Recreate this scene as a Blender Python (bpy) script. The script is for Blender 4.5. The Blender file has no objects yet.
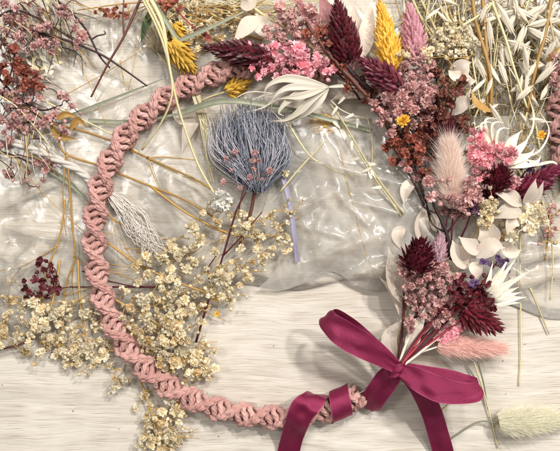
import bpy, math, random
import numpy as np
from mathutils import Vector, Matrix, Euler

random.seed(7)
sc = bpy.context.scene
S = 0.0008            # one pixel of the photo on the table = 0.8 mm
H = 700.0             # camera height in those units

# ---------------------------------------------------------------- camera, world, light
cam_d = bpy.data.cameras.new("camera")
cam = bpy.data.objects.new("camera", cam_d)
sc.collection.objects.link(cam)
cam.location = (0, 0, H * S)
cam_d.sensor_width = 36.0
cam_d.lens = 36.0 * H / 560.0
cam_d.clip_start = 0.01
cam_d.clip_end = 20
sc.camera = cam

world = bpy.data.worlds.new("World")
sc.world = world
world.use_nodes = True
wbg = world.node_tree.nodes["Background"]
wbg.inputs[0].default_value = (1.0, 0.975, 0.94, 1)
wbg.inputs[1].default_value = 0.46
# the room: brighter towards the lamps' side, dim on the side the photographer stands
_n = world.node_tree.nodes; _l = world.node_tree.links
_tc = _n.new("ShaderNodeTexCoord"); _dp = _n.new("ShaderNodeVectorMath"); _dp.operation = 'DOT_PRODUCT'; _dp.inputs[1].default_value = (.40, .62, .67)
_mr = _n.new("ShaderNodeMapRange"); _mr.interpolation_type = 'SMOOTHSTEP'; _mr.inputs["From Min"].default_value = -.3; _mr.inputs["From Max"].default_value = .95
_mx = _n.new("ShaderNodeMix"); _mx.data_type = 'RGBA'; _mx.inputs["A"].default_value = (.30, .28, .26, 1); _mx.inputs["B"].default_value = (1.25, 1.22, 1.17, 1)
_l.new(_tc.outputs["Generated"], _dp.inputs[0]); _l.new(_dp.outputs["Value"], _mr.inputs["Value"]); _l.new(_mr.outputs["Result"], _mx.inputs["Factor"]); _l.new(_mx.outputs["Result"], wbg.inputs[0])

def lamp(name, loc, size, power, col):
    l = bpy.data.lights.new(name, 'AREA')
    l.shape = 'DISK'; l.size = size; l.energy = power; l.color = col
    o = bpy.data.objects.new(name, l)
    o.location = loc
    o.rotation_euler = (Vector((0, 0, 0)) - Vector(loc)).to_track_quat('-Z', 'Y').to_euler()
    sc.collection.objects.link(o)
lamp("ceiling_lamp", (0.88, 0.62, 1.45), 0.11, 17, (1, 0.965, 0.92))
lamp("ceiling_lamp", (0.62, 1.00, 1.45), 0.11, 17, (1, 0.965, 0.92))
lamp("ceiling_lamp", (0.15, 1.05, 1.50), 0.14, 11, (1, 0.965, 0.92))
lamp("ceiling_lamp", (-0.75, 0.35, 1.50), 0.30, 7, (1, 0.97, 0.94))

sc.view_settings.view_transform = 'Standard'
sc.view_settings.look = 'None'
sc.view_settings.exposure = 0.0
sc.view_settings.gamma = 1.0
sc.cycles.max_bounces = 10
sc.cycles.transparent_max_bounces = 24
sc.cycles.use_denoising = True
sc.cycles.sample_clamp_indirect = 4

# ---------------------------------------------------------------- helpers
def V(x, y, z=0.0):
    """photo pixel + height -> table space in pixel units (x right, y up)"""
    k = (H - z) / H
    return Vector(((x - 280) * k, -(y - 225.5) * k, z))

def lin(c):
    c = c / 255.0
    return c / 12.92 if c <= 0.04045 else ((c + 0.055) / 1.055) ** 2.4
def rgb(h, f=1.0):
    h = h.lstrip('#')
    return tuple(min(1, lin(int(h[i:i+2], 16)) * f) for i in (0, 2, 4)) + (1,)

def mat(name, c1, c2=None, rough=0.6, transl=0.25, scale=500.0, sheen=0.0, spec=0.35, bump=0.0, bscale=900.0, island=True, f=1.0, vmin=0.72, vmax=1.12):
    m = bpy.data.materials.new(name); m.use_nodes = True
    nt = m.node_tree; N = nt.nodes; L = nt.links
    p = N["Principled BSDF"]; out = N["Material Output"]
    c1 = rgb(c1, f); c2 = rgb(c2, f) if c2 else c1
    tc = N.new("ShaderNodeTexCoord")
    nz = N.new("ShaderNodeTexNoise"); nz.inputs["Scale"].default_value = scale; nz.inputs["Detail"].default_value = 3
    L.new(tc.outputs["Object"], nz.inputs["Vector"])
    geo = N.new("ShaderNodeNewGeometry"); oi = N.new("ShaderNodeObjectInfo")
    ad = N.new("ShaderNodeMath"); ad.operation = 'ADD'
    L.new(nz.outputs["Fac"], ad.inputs[0])
    L.new(geo.outputs["Random Per Island"] if island else oi.outputs["Random"], ad.inputs[1])
    mr = N.new("ShaderNodeMapRange"); mr.inputs["From Min"].default_value = 0.45; mr.inputs["From Max"].default_value = 1.45
    L.new(ad.outputs[0], mr.inputs["Value"])
    mx = N.new("ShaderNodeMix"); mx.data_type = 'RGBA'
    mx.inputs["A"].default_value = c1; mx.inputs["B"].default_value = c2
    L.new(mr.outputs["Result"], mx.inputs["Factor"])
    hs = N.new("ShaderNodeHueSaturation")
    mv = N.new("ShaderNodeMapRange"); mv.inputs["To Min"].default_value = vmin; mv.inputs["To Max"].default_value = vmax
    L.new(oi.outputs["Random"], mv.inputs["Value"]); L.new(mv.outputs["Result"], hs.inputs["Value"])
    L.new(mx.outputs["Result"], hs.inputs["Color"])
    L.new(hs.outputs["Color"], p.inputs["Base Color"])
    p.inputs["Roughness"].default_value = rough
    p.inputs["Specular IOR Level"].default_value = spec
    p.inputs["Sheen Weight"].default_value = sheen
    if bump > 0:
        nb = N.new("ShaderNodeTexNoise"); nb.inputs["Scale"].default_value = bscale; nb.inputs["Detail"].default_value = 4
        L.new(tc.outputs["Object"], nb.inputs["Vector"])
        bp = N.new("ShaderNodeBump"); bp.inputs["Strength"].default_value = bump; bp.inputs["Distance"].default_value = 0.0008
        L.new(nb.outputs["Fac"], bp.inputs["Height"]); L.new(bp.outputs["Normal"], p.inputs["Normal"])
    if transl > 0:
        tr = N.new("ShaderNodeBsdfTranslucent"); L.new(hs.outputs["Color"], tr.inputs["Color"])
        ms = N.new("ShaderNodeMixShader"); ms.inputs[0].default_value = transl
        L.new(p.outputs[0], ms.inputs[1]); L.new(tr.outputs[0], ms.inputs[2]); L.new(ms.outputs[0], out.inputs["Surface"])
    return m

class MB:
    """collects shapes in pixel-space units"""
    def __init__(s): s.v = []; s.f = []; s.uv = []
    def add(s, vs, fs, uvs=None):
        b = len(s.v); s.v.extend(vs); s.f.extend([tuple(i + b for i in f) for f in fs])
        s.uv.extend(uvs if uvs else [(0, 0)] * len(vs))
    def tube(s, pts, r0, r1=None, n=6, cap=True, radii=None, uvk=None):
        pts = [Vector(p) for p in pts]
        m = len(pts)
        if r1 is None: r1 = r0
        vs = []; uvs = []; dist = 0
        ref = Vector((0, 0, 1)); nrm = None
        for i, p in enumerate(pts):
            t = (pts[min(i+1, m-1)] - pts[max(i-1, 0)])
            if t.length < 1e-9: t = Vector((1, 0, 0))
            t.normalize()
            if nrm is None:
                nrm = t.cross(ref)
                if nrm.length < 0.05: nrm = t.cross(Vector((1, 0, 0)))
                nrm.normalize()
            else:
                nrm = nrm - t * nrm.dot(t)
                if nrm.length < 1e-6: nrm = t.orthogonal()
                nrm.normalize()
            bi = t.cross(nrm)
            r = radii[i] if radii else r0 + (r1 - r0) * i / max(1, m-1)
            if i: dist += (p - pts[i-1]).length
            cnt = n + 1 if uvk else n
            for k in range(cnt):
                a = 2 * math.pi * k / n
                vs.append(p + nrm * (math.cos(a) * r) + bi * (math.sin(a) * r)); uvs.append((dist * (uvk or 0), k / n))
        fs = []
        c = n + 1 if uvk else n
        for i in range(m - 1):
            for k in range(n):
                k2 = k + 1 if uvk else (k + 1) % n
                fs.append((i*c+k, i*c+k2, (i+1)*c+k2, (i+1)*c+k))
        if cap and n > 3:
            fs.append(tuple(range(n-1, -1, -1))); fs.append(tuple((m-1)*c + k for k in range(n)))
        s.add(vs, fs, uvs)
    def grid(s, rows):
        nr = len(rows); nc = len(rows[0])
        s.add([p for r in rows for p in r], [(i*nc+j, i*nc+j+1, (i+1)*nc+j+1, (i+1)*nc+j) for i in range(nr-1) for j in range(nc-1)],
              [(j/(nc-1), i/(nr-1)) for i in range(nr) for j in range(nc)])
    def blob(s, c, ax, r, L, n=10, m=7, prof=None):
        """solid of revolution round axis ax (unit), centre c"""
        ax = ax.normalized(); u = ax.orthogonal().normalized(); w = ax.cross(u)
        vs = []
        for i in range(m + 1):
            t = i / m
            rr = r * (prof(t) if prof else math.sin(math.pi * t) ** 0.7) + 0.02
            for k in range(n):
                a = 2 * math.pi * k / n
                vs.append(c + ax * (L * (t - .5)) + u * (rr * math.cos(a)) + w * (rr * math.sin(a)))
        s.add(vs, [(i*n+k, i*n+(k+1) % n, (i+1)*n+(k+1) % n, (i+1)*n+k) for i in range(m) for k in range(n)])
    def mesh(s, name, origin=Vector((0, 0, 0)), smooth=True, uv=False, scale=S):
        me = bpy.data.meshes.new(name)
        me.from_pydata([tuple((p - origin) * scale) for p in s.v], [], s.f)
        if uv:
            ul = me.uv_layers.new(name="UVMap")
            idx = np.empty(len(me.loops), dtype=np.int32); me.loops.foreach_get("vertex_index", idx)
            arr = np.array(s.uv, dtype=np.float32)[idx]; ul.data.foreach_set("uv", arr.ravel())
        if smooth: me.polygons.foreach_set("use_smooth", [True] * len(me.polygons))
        me.update()
        return me

WL = {}     # world origin (pixel units) of each object
def link(o, parent, origin):
    sc.collection.objects.link(o)
    if parent is not None:
        o.parent = parent; o.location = (origin - WL[parent.name]) * S
    else: o.location = origin * S
    WL[o.name] = origin.copy()
    return o
def meta(o, label, cat, group=None, kind=None):
    o["label"] = label; o["category"] = cat
    if group: o["group"] = group
    if kind: o["kind"] = kind
def empty(name, origin, label, cat, group=None):
    o = bpy.data.objects.new(name, None); o.empty_display_size = 0.01
    link(o, None, origin); meta(o, label, cat, group); return o
def put(mb, name, m, parent=None, origin=None, smooth=True, uv=False):
    if origin is None:
        origin = mb.v[0].copy() if mb.v else Vector((0, 0, 0))
    me = mb.mesh(name, origin, smooth, uv); me.materials.append(m)
    o = bpy.data.objects.new(name, me)
    return link(o, parent, origin)
def put_shared(me, name, parent, origin, rot, scale):
    o = bpy.data.objects.new(name, me)
    link(o, parent, origin); o.rotation_euler = rot; o.scale = (scale, scale, scale) if isinstance(scale, (int, float)) else scale
    return o

def crv(pts, n=6):
    """Catmull-Rom through points (any dimension Vectors/tuples)"""
    P = [np.array(p, dtype=float) for p in pts]
    if len(P) < 3:
        return [Vector(P[0] + (P[1]-P[0]) * i / n) for i in range(n + 1)]
    P = [2*P[0]-P[1]] + P + [2*P[-1]-P[-2]]
    out = []
    for i in range(1, len(P) - 2):
        for k in range(n):
            t = k / n; a, b, c, d = P[i-1:i+3]
            out.append(Vector(0.5 * ((2*b) + (-a+c)*t + (2*a-5*b+4*c-d)*t*t + (-a+3*b-3*c+d)*t**3)))
    out.append(Vector(P[-2])); return out
def pv(pts, z=None):
    return [V(p[0], p[1], p[2] if len(p) > 2 else z) for p in pts]
def rnd(a, b): return random.uniform(a, b)

# ---------------------------------------------------------------- materials
M = {}
M['cream'] = mat('cream_petals', '#fff7e2', '#eedcb2', rough=.7, transl=.25, f=.95)
M['creamw'] = mat('ivory_petals', '#fdf7e6', '#efe0bd', rough=.7, transl=.25, f=.95)
M['straw'] = mat('tan_stem', '#d0ac68', '#a98344', rough=.6, transl=0, island=False)
M['ochre'] = mat('ochre_stem', '#c49c5a', '#94703a', rough=.45, transl=0, island=True)
M['pale'] = mat('pale_straw', '#efe4bc', '#cfbf8a', rough=.5, transl=.1, island=True)
M['bleach'] = mat('bleached_straw', '#f6f0e4', '#e2d6c0', rough=.55, transl=.2, island=True)
M['leafw'] = mat('bleached_leaf', '#f6ebdf', '#e6d6c4', rough=.5, transl=.35, scale=160, bump=.25, bscale=500)
M['leafp'] = mat('mauve_leaf', '#c88f8e', '#b0787a', rough=.6, transl=.2, scale=200, bump=.3, bscale=600)
M['mauve'] = mat('dusty_mauve_petals', '#e8c2bd', '#c69591', rough=.7, transl=.25)
M['mauve2'] = mat('faded_pink_petals', '#edcdc4', '#cf9f9a', rough=.7, transl=.25)
M['pink'] = mat('rose_pink_petals', '#fdd0d6', '#f4a9b6', rough=.65, transl=.3, f=1.05)
M['hot'] = mat('coral_pink_petals', '#fbcdd0', '#f0a3ac', rough=.65, transl=.3)
M['lilac'] = mat('pale_lilac_pink', '#e6c6ce', '#cfa3b0', rough=.6, transl=.25)
M['burg'] = mat('burgundy_bracts', '#6c1f2c', '#3e0c16', rough=.42, transl=.08, spec=.45)
M['burgm'] = mat('plum_bracts', '#8c4450', '#5a1d30', rough=.42, transl=.08, spec=.45)
M['mag'] = mat('magenta_bracts', '#8f2f4a', '#621c34', rough=.45, transl=.1)
M['wine'] = mat('wine_petals', '#7e2632', '#480e18', rough=.5, transl=.1)
M['yel'] = mat('yellow_bracts', '#f8d463', '#e4ae3a', rough=.5, transl=.2)
M['pinkb'] = mat('pink_bracts', '#eebac2', '#d695a2', rough=.5, transl=.2)
M['rust'] = mat('rust_petals', '#9c6454', '#6b382d', rough=.6, transl=.15)
M['rusto'] = mat('brick_petals', '#b46a55', '#803f30', rough=.6, transl=.15)
M['purp'] = mat('purple_petals', '#8d6c98', '#5d4470', rough=.6, transl=.2)
M['dark'] = mat('dark_brown_stem', '#4b3436', '#2d1c1e', rough=.55, transl=0)
M['brown'] = mat('brown_stem', '#7a4a3a', '#51302a', rough=.5, transl=0)
M['maroon'] = mat('maroon_stem', '#6a2230', '#43131f', rough=.5, transl=0)
M['redst'] = mat('red_stem', '#b03c48', '#8a2434', rough=.5, transl=0)
M['gg'] = mat('grey_green_blade', '#adad98', '#8a8d76', rough=.4, transl=.15, scale=120)
M['green'] = mat('green_leaf', '#54663a', '#37482a', rough=.5, transl=.2)
M['peach'] = mat('peach_hair', '#fff5ec', '#fbe9de', rough=.6, transl=.35, vmin=1, vmax=1)
M['peachp'] = mat('pink_hair', '#fbdfd6', '#f5cbc0', rough=.6, transl=.35, vmin=1, vmax=1)
M['celery'] = mat('celery_hair', '#f6f3e4', '#e8e4cc', rough=.6, transl=.35, vmin=1, vmax=1)
M['beige'] = mat('beige_hair', '#d8cdb4', '#b3a68a', rough=.6, transl=.35, vmin=1, vmax=1)
M['slate'] = mat('slate_blue_fibre', '#b2b6c2', '#575d6e', rough=.5, transl=.2, vmin=1, vmax=1)
M['cotton'] = mat('cotton_fibre', '#efe9e1', '#d6ccc0', rough=.8, transl=.15, bump=.4, bscale=1500)
M['tag'] = mat('lilac_strip', '#cdc8de', '#bdb8d2', rough=.4, transl=.3)
M['wire'] = mat('steel_wire', '#9a9898', '#8a8888', rough=.3, transl=0)
M['wire'].node_tree.nodes["Principled BSDF"].inputs["Metallic"].default_value = 1.0
M['crumb'] = mat('crumbs', '#b09a78', '#4a3a30', rough=.8, transl=0)

def cord_mat(name, c1, c2):
    m = mat(name, c1, c2, rough=.85, transl=.06, scale=260, sheen=.25, spec=.15, vmin=1, vmax=1)
    nt = m.node_tree; N = nt.nodes; L = nt.links; p = N["Principled BSDF"]
    uv = N.new("ShaderNodeUVMap"); sp = N.new("ShaderNodeSeparateXYZ"); L.new(uv.outputs[0], sp.inputs[0])
    a = N.new("ShaderNodeMath"); a.operation = 'MULTIPLY_ADD'; a.inputs[1].default_value = 4.0
    L.new(sp.outputs["Y"], a.inputs[0]); L.new(sp.outputs["X"], a.inputs[2])
    b = N.new("ShaderNodeMath"); b.operation = 'MULTIPLY'; b.inputs[1].default_value = math.pi; L.new(a.outputs[0], b.inputs[0])
    c = N.new("ShaderNodeMath"); c.operation = 'SINE'; L.new(b.outputs[0], c.inputs[0])
    d = N.new("ShaderNodeMath"); d.operation = 'ABSOLUTE'; L.new(c.outputs[0], d.inputs[0])
    nz = N.new("ShaderNodeTexNoise"); nz.inputs["Scale"].default_value = 2600; nz.inputs["Detail"].default_value = 3
    tc = N.new("ShaderNodeTexCoord"); L.new(tc.outputs["Object"], nz.inputs["Vector"])
    e = N.new("ShaderNodeMath"); e.operation = 'MULTIPLY_ADD'; e.inputs[1].default_value = .8
    L.new(nz.outputs["Fac"], e.inputs[0]); L.new(d.outputs[0], e.inputs[2])
    bp = N.new("ShaderNodeBump"); bp.inputs["Strength"].default_value = .8; bp.inputs["Distance"].default_value = 0.001
    L.new(e.outputs[0], bp.inputs["Height"]); L.new(bp.outputs["Normal"], p.inputs["Normal"])
    return m
M['cord'] = cord_mat('pink_cotton_cord', '#e8b8ae', '#c9948b')
M['cord2'] = cord_mat('dusty_cotton_cord', '#c79890', '#a3736c')

def ribbon_mat():
    m = bpy.data.materials.new('satin_ribbon'); m.use_nodes = True
    nt = m.node_tree; N = nt.nodes; L = nt.links; p = N["Principled BSDF"]
    uv = N.new("ShaderNodeUVMap"); sp = N.new("ShaderNodeSeparateXYZ"); L.new(uv.outputs[0], sp.inputs[0])
    # selvedge: the outermost threads are a little paler
    a = N.new("ShaderNodeMath"); a.operation = 'SUBTRACT'; a.inputs[1].default_value = .5; L.new(sp.outputs["X"], a.inputs[0])
    b = N.new("ShaderNodeMath"); b.operation = 'ABSOLUTE'; L.new(a.outputs[0], b.inputs[0])
    c = N.new("ShaderNodeMath"); c.operation = 'GREATER_THAN'; c.inputs[1].default_value = .468; L.new(b.outputs[0], c.inputs[0])
    tc = N.new("ShaderNodeTexCoord")
    nz = N.new("ShaderNodeTexNoise"); nz.inputs["Scale"].default_value = 3500; L.new(tc.outputs["Object"], nz.inputs["Vector"])
    g = N.new("ShaderNodeMath"); g.operation = 'GREATER_THAN'; g.inputs[1].default_value = .48; L.new(nz.outputs["Fac"], g.inputs[0])
    h = N.new("ShaderNodeMath"); h.operation = 'MULTIPLY'; L.new(c.outputs[0], h.inputs[0]); L.new(g.outputs[0], h.inputs[1])
    mx = N.new("ShaderNodeMix"); mx.data_type = 'RGBA'
    mx.inputs["A"].default_value = rgb('#7f1d42'); mx.inputs["B"].default_value = rgb('#a34c6c')
    L.new(h.outputs[0], mx.inputs["Factor"]); L.new(mx.outputs["Result"], p.inputs["Base Color"])
    p.inputs["Roughness"].default_value = .36; p.inputs["Metallic"].default_value = .5; p.inputs["Specular IOR Level"].default_value = 1.0; p.inputs["Specular Tint"].default_value = (1, .55, .72, 1)
    p.inputs["Sheen Weight"].default_value = .05; p.inputs["Sheen Tint"].default_value = rgb('#e08aa8')
    p.inputs["Anisotropic"].default_value = .6
    wv = N.new("ShaderNodeTexNoise"); mp = N.new("ShaderNodeMapping"); mp.inputs["Scale"].default_value = (60, 6, 1)
    L.new(uv.outputs[0], mp.inputs[0]); L.new(mp.outputs[0], wv.inputs["Vector"]); wv.inputs["Scale"].default_value = 4
    bp = N.new("ShaderNodeBump"); bp.inputs["Strength"].default_value = .25; bp.inputs["Distance"].default_value = .0004
    fn = N.new("ShaderNodeTexNoise"); fn.inputs["Scale"].default_value = 2600; fn.inputs["Detail"].default_value = 2; L.new(tc.outputs["Object"], fn.inputs["Vector"])
    am = N.new("ShaderNodeMath"); am.operation = 'MULTIPLY_ADD'; am.inputs[1].default_value = .9; L.new(fn.outputs["Fac"], am.inputs[0]); L.new(wv.outputs["Fac"], am.inputs[2])
    bp.inputs["Strength"].default_value = .5
    L.new(am.outputs[0], bp.inputs["Height"]); L.new(bp.outputs["Normal"], p.inputs["Normal"])
    return m
M['ribbon'] = ribbon_mat()
for k_ in ('leafw', 'leafp', 'ochre'):
    nt = M[k_].node_tree; N = nt.nodes; L = nt.links; p = N["Principled BSDF"]
    uv = N.new("ShaderNodeUVMap"); sp = N.new("ShaderNodeSeparateXYZ"); L.new(uv.outputs[0], sp.inputs[0])
    def mth(op, a, b=None):
        n = N.new("ShaderNodeMath"); n.operation = op
        for i_, q_ in enumerate((a, b)):
            if q_ is None: continue
            if isinstance(q_, (int, float)): n.inputs[i_].default_value = q_
            else: L.new(q_, n.inputs[i_])
        return n.outputs[0]
    au = mth('ABSOLUTE', mth('SUBTRACT', sp.outputs["X"], .5))
    vein = mth('ABSOLUTE', mth('SINE', mth('MULTIPLY', mth('SUBTRACT', mth('MULTIPLY', sp.outputs["Y"], 9), mth('MULTIPLY', au, 5)), math.pi)))
    mid = mth('MINIMUM', mth('MULTIPLY', au, 14), 1)
    hh = mth('MULTIPLY', mth('MINIMUM', mth('MULTIPLY', vein, 2.2), 1), mid)
    bp = N.new("ShaderNodeBump"); bp.inputs["Strength"].default_value = .3; bp.inputs["Distance"].default_value = .0005
    L.new(hh, bp.inputs["Height"])
    if p.inputs["Normal"].is_linked: L.new(p.inputs["Normal"].links[0].from_socket, bp.inputs["Normal"])
    L.new(bp.outputs["Normal"], p.inputs["Normal"])

def wood_mat():
    m = bpy.data.materials.new('whitewashed_oak'); m.use_nodes = True
    nt = m.node_tree; N = nt.nodes; L = nt.links; p = N["Principled BSDF"]
    tc = N.new("ShaderNodeTexCoord")
    wn = N.new("ShaderNodeTexNoise"); wn.inputs["Scale"].default_value = 7; wn.inputs["Detail"].default_value = 2; L.new(tc.outputs["Object"], wn.inputs["Vector"])
    warp = N.new("ShaderNodeVectorMath"); warp.operation = 'MULTIPLY_ADD'; warp.inputs[1].default_value = (0, .018, 0)
    L.new(wn.outputs["Fac"], warp.inputs[0]); L.new(tc.outputs["Object"], warp.inputs[2])
    def noise(sx, sy, scale, detail=4, dist=0.0, off=0):
        mp = N.new("ShaderNodeMapping"); mp.inputs["Scale"].default_value = (sx, sy, 1); mp.inputs["Location"].default_value = (off, off*.7, 0)
        L.new(warp.outputs[0], mp.inputs[0])
        n = N.new("ShaderNodeTexNoise"); n.inputs["Scale"].default_value = scale; n.inputs["Detail"].default_value = detail
        n.inputs["Distortion"].default_value = dist
        L.new(mp.outputs[0], n.inputs["Vector"]); return n.outputs["Fac"]
    def ramp(sock, stops):
        r = N.new("ShaderNodeValToRGB"); L.new(sock, r.inputs[0])
        while len(r.color_ramp.elements) < len(stops): r.color_ramp.elements.new(.5)
        for e, (pos, c) in zip(r.color_ramp.elements, stops): e.position = pos; e.color = c
        return r.outputs[0]
    def mul(a, b, fac=1.0):
        x = N.new("ShaderNodeMix"); x.data_type = 'RGBA'; x.blend_type = 'MULTIPLY'; x.inputs["Factor"].default_value = fac
        L.new(a, x.inputs["A"]); L.new(b, x.inputs["B"]); return x.outputs["Result"]
    base = ramp(noise(2.2, 20, 6, 6, 1.0), [(.30, rgb('#c4bdb2')), (.5, rgb('#cec7bc')), (.72, rgb('#d8d2c8'))])
    grain = noise(5, 210, 5, 8, .2, 3)
    g1 = ramp(grain, [(.33, (.74, .69, .62, 1)), (.46, (1, 1, 1, 1)), (1, (1, 1, 1, 1))])
    pores = noise(20, 900, 2.2, 5, .1, 9)
    g2 = ramp(pores, [(.36, (.55, .48, .40, 1)), (.45, (1, 1, 1, 1)), (1, (1, 1, 1, 1))])
    soft = ramp(noise(3, 12, 3, 2, 1.5, 5), [(.35, (.86, .84, .81, 1)), (.6, (1, 1, 1, 1))])
    col = mul(mul(mul(base, g1, .8), g2, .65), soft, .7)
    L.new(col, p.inputs["Base Color"])
    p.inputs["Roughness"].default_value = .5; p.inputs["Specular IOR Level"].default_value = .3
    bp = N.new("ShaderNodeBump"); bp.inputs["Strength"].default_value = .35; bp.inputs["Distance"].default_value = .0004
    L.new(grain, bp.inputs["Height"]); L.new(bp.outputs["Normal"], p.inputs["Normal"])
    return m
M['wood'] = wood_mat()

def plastic_mat(name, haze=.16, bump=.22):
    m = bpy.data.materials.new(name); m.use_nodes = True
    nt = m.node_tree; N = nt.nodes; L = nt.links; N.remove(N["Principled BSDF"]); out = N["Material Output"]
    tc = N.new("ShaderNodeTexCoord")
    vo = N.new("ShaderNodeTexVoronoi"); vo.feature = 'DISTANCE_TO_EDGE'; vo.inputs["Scale"].default_value = 45
    nz = N.new("ShaderNodeTexNoise"); nz.inputs["Scale"].default_value = 22; nz.inputs["Detail"].default_value = 3.5; nz.inputs["Distortion"].default_value = 1.6
    mpw = N.new("ShaderNodeVectorMath"); mpw.operation = 'MULTIPLY_ADD'; mpw.inputs[1].default_value = (.03, .03, 0)
    nw = N.new("ShaderNodeTexNoise"); nw.inputs["Scale"].default_value = 18; L.new(tc.outputs["Object"], nw.inputs["Vector"])
    L.new(nw.outputs["Color"], mpw.inputs[0]); L.new(tc.outputs["Object"], mpw.inputs[2])
    L.new(mpw.outputs[0], vo.inputs["Vector"]); L.new(tc.outputs["Object"], nz.inputs["Vector"])
    mn = N.new("ShaderNodeMath"); mn.operation = 'MINIMUM'; mn.inputs[1].default_value = .22; L.new(vo.outputs["Distance"], mn.inputs[0])
    ad = N.new("ShaderNodeMath"); ad.operation = 'MULTIPLY_ADD'; ad.inputs[1].default_value = .7
    L.new(mn.outputs[0], ad.inputs[0]); L.new(nz.outputs["Fac"], ad.inputs[2])
    bp = N.new("ShaderNodeBump"); bp.inputs["Strength"].default_value = bump; bp.inputs["Distance"].default_value = .004
    L.new(ad.outputs[0], bp.inputs["Height"])
    tr = N.new("ShaderNodeBsdfTransparent"); tr.inputs[0].default_value = (.95, .935, .91, 1)
    df = N.new("ShaderNodeBsdfDiffuse"); df.inputs[0].default_value = (.88, .86, .81, 1); L.new(bp.outputs[0], df.inputs["Normal"])
    gl = N.new("ShaderNodeBsdfGlossy"); gl.inputs["Roughness"].default_value = .21; L.new(bp.outputs[0], gl.inputs["Normal"])
    fr = N.new("ShaderNodeFresnel"); fr.inputs[0].default_value = 1.5; L.new(bp.outputs[0], fr.inputs["Normal"])
    fm = N.new("ShaderNodeMath"); fm.operation = 'MULTIPLY_ADD'; fm.inputs[1].default_value = .9; fm.inputs[2].default_value = .005; fm.use_clamp = True
    L.new(fr.outputs[0], fm.inputs[0])
    cr = N.new("ShaderNodeMapRange"); cr.inputs["From Min"].default_value = 0; cr.inputs["From Max"].default_value = .09; cr.inputs["To Min"].default_value = haze+.05; cr.inputs["To Max"].default_value = haze
    L.new(vo.outputs["Distance"], cr.inputs["Value"])
    n3 = N.new("ShaderNodeTexNoise"); n3.inputs["Scale"].default_value = 14; n3.inputs["Detail"].default_value = 5; n3.inputs["Distortion"].default_value = 1.5; L.new(tc.outputs["Object"], n3.inputs["Vector"])
    c3 = N.new("ShaderNodeMapRange"); c3.inputs["From Min"].default_value = .5; c3.inputs["From Max"].default_value = .75; c3.inputs["To Max"].default_value = .22; L.new(n3.outputs["Fac"], c3.inputs["Value"])
    hz = N.new("ShaderNodeMath"); L.new(cr.outputs[0], hz.inputs[0]); L.new(c3.outputs[0], hz.inputs[1])
    m1 = N.new("ShaderNodeMixShader"); L.new(hz.outputs[0], m1.inputs[0]); L.new(tr.outputs[0], m1.inputs[1]); L.new(df.outputs[0], m1.inputs[2])
    m2 = N.new("ShaderNodeMixShader"); L.new(fm.outputs[0], m2.inputs[0]); L.new(m1.outputs[0], m2.inputs[1]); L.new(gl.outputs[0], m2.inputs[2])
    L.new(m2.outputs[0], out.inputs["Surface"])
    return m
M['film'] = plastic_mat('clear_film', .12, .22)
M['creamd'] = mat('tan_petals', '#ead6ac', '#c9ac7a', rough=.7, transl=.2)
M['white'] = mat('white_petals', '#faf8f2', '#efebdf', rough=.6, transl=.2)
M['olive'] = mat('olive_brown_shade_straw', '#b5a176', '#7a6640', rough=.7, transl=0)  # darker straw colour that stands in for shade below the oats
M['film2'] = plastic_mat('clear_bag', .20, .2)

# ---------------------------------------------------------------- the setting: table and plastic
mb = MB()
W2, D2, T = 700, 560, 30
mb.add([Vector((sx*W2, sy*D2, z)) for z in (0, -T) for sx, sy in ((-1, -1), (1, -1), (1, 1), (-1, 1))],
       [(0, 1, 2, 3), (7, 6, 5, 4), (0, 4, 5, 1), (1, 5, 6, 2), (2, 6, 7, 3), (3, 7, 4, 0)])
tb = put(mb, 'tabletop', M['wood'], None, Vector((0, 0, 0)), smooth=False)
tb["kind"] = "structure"

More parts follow.
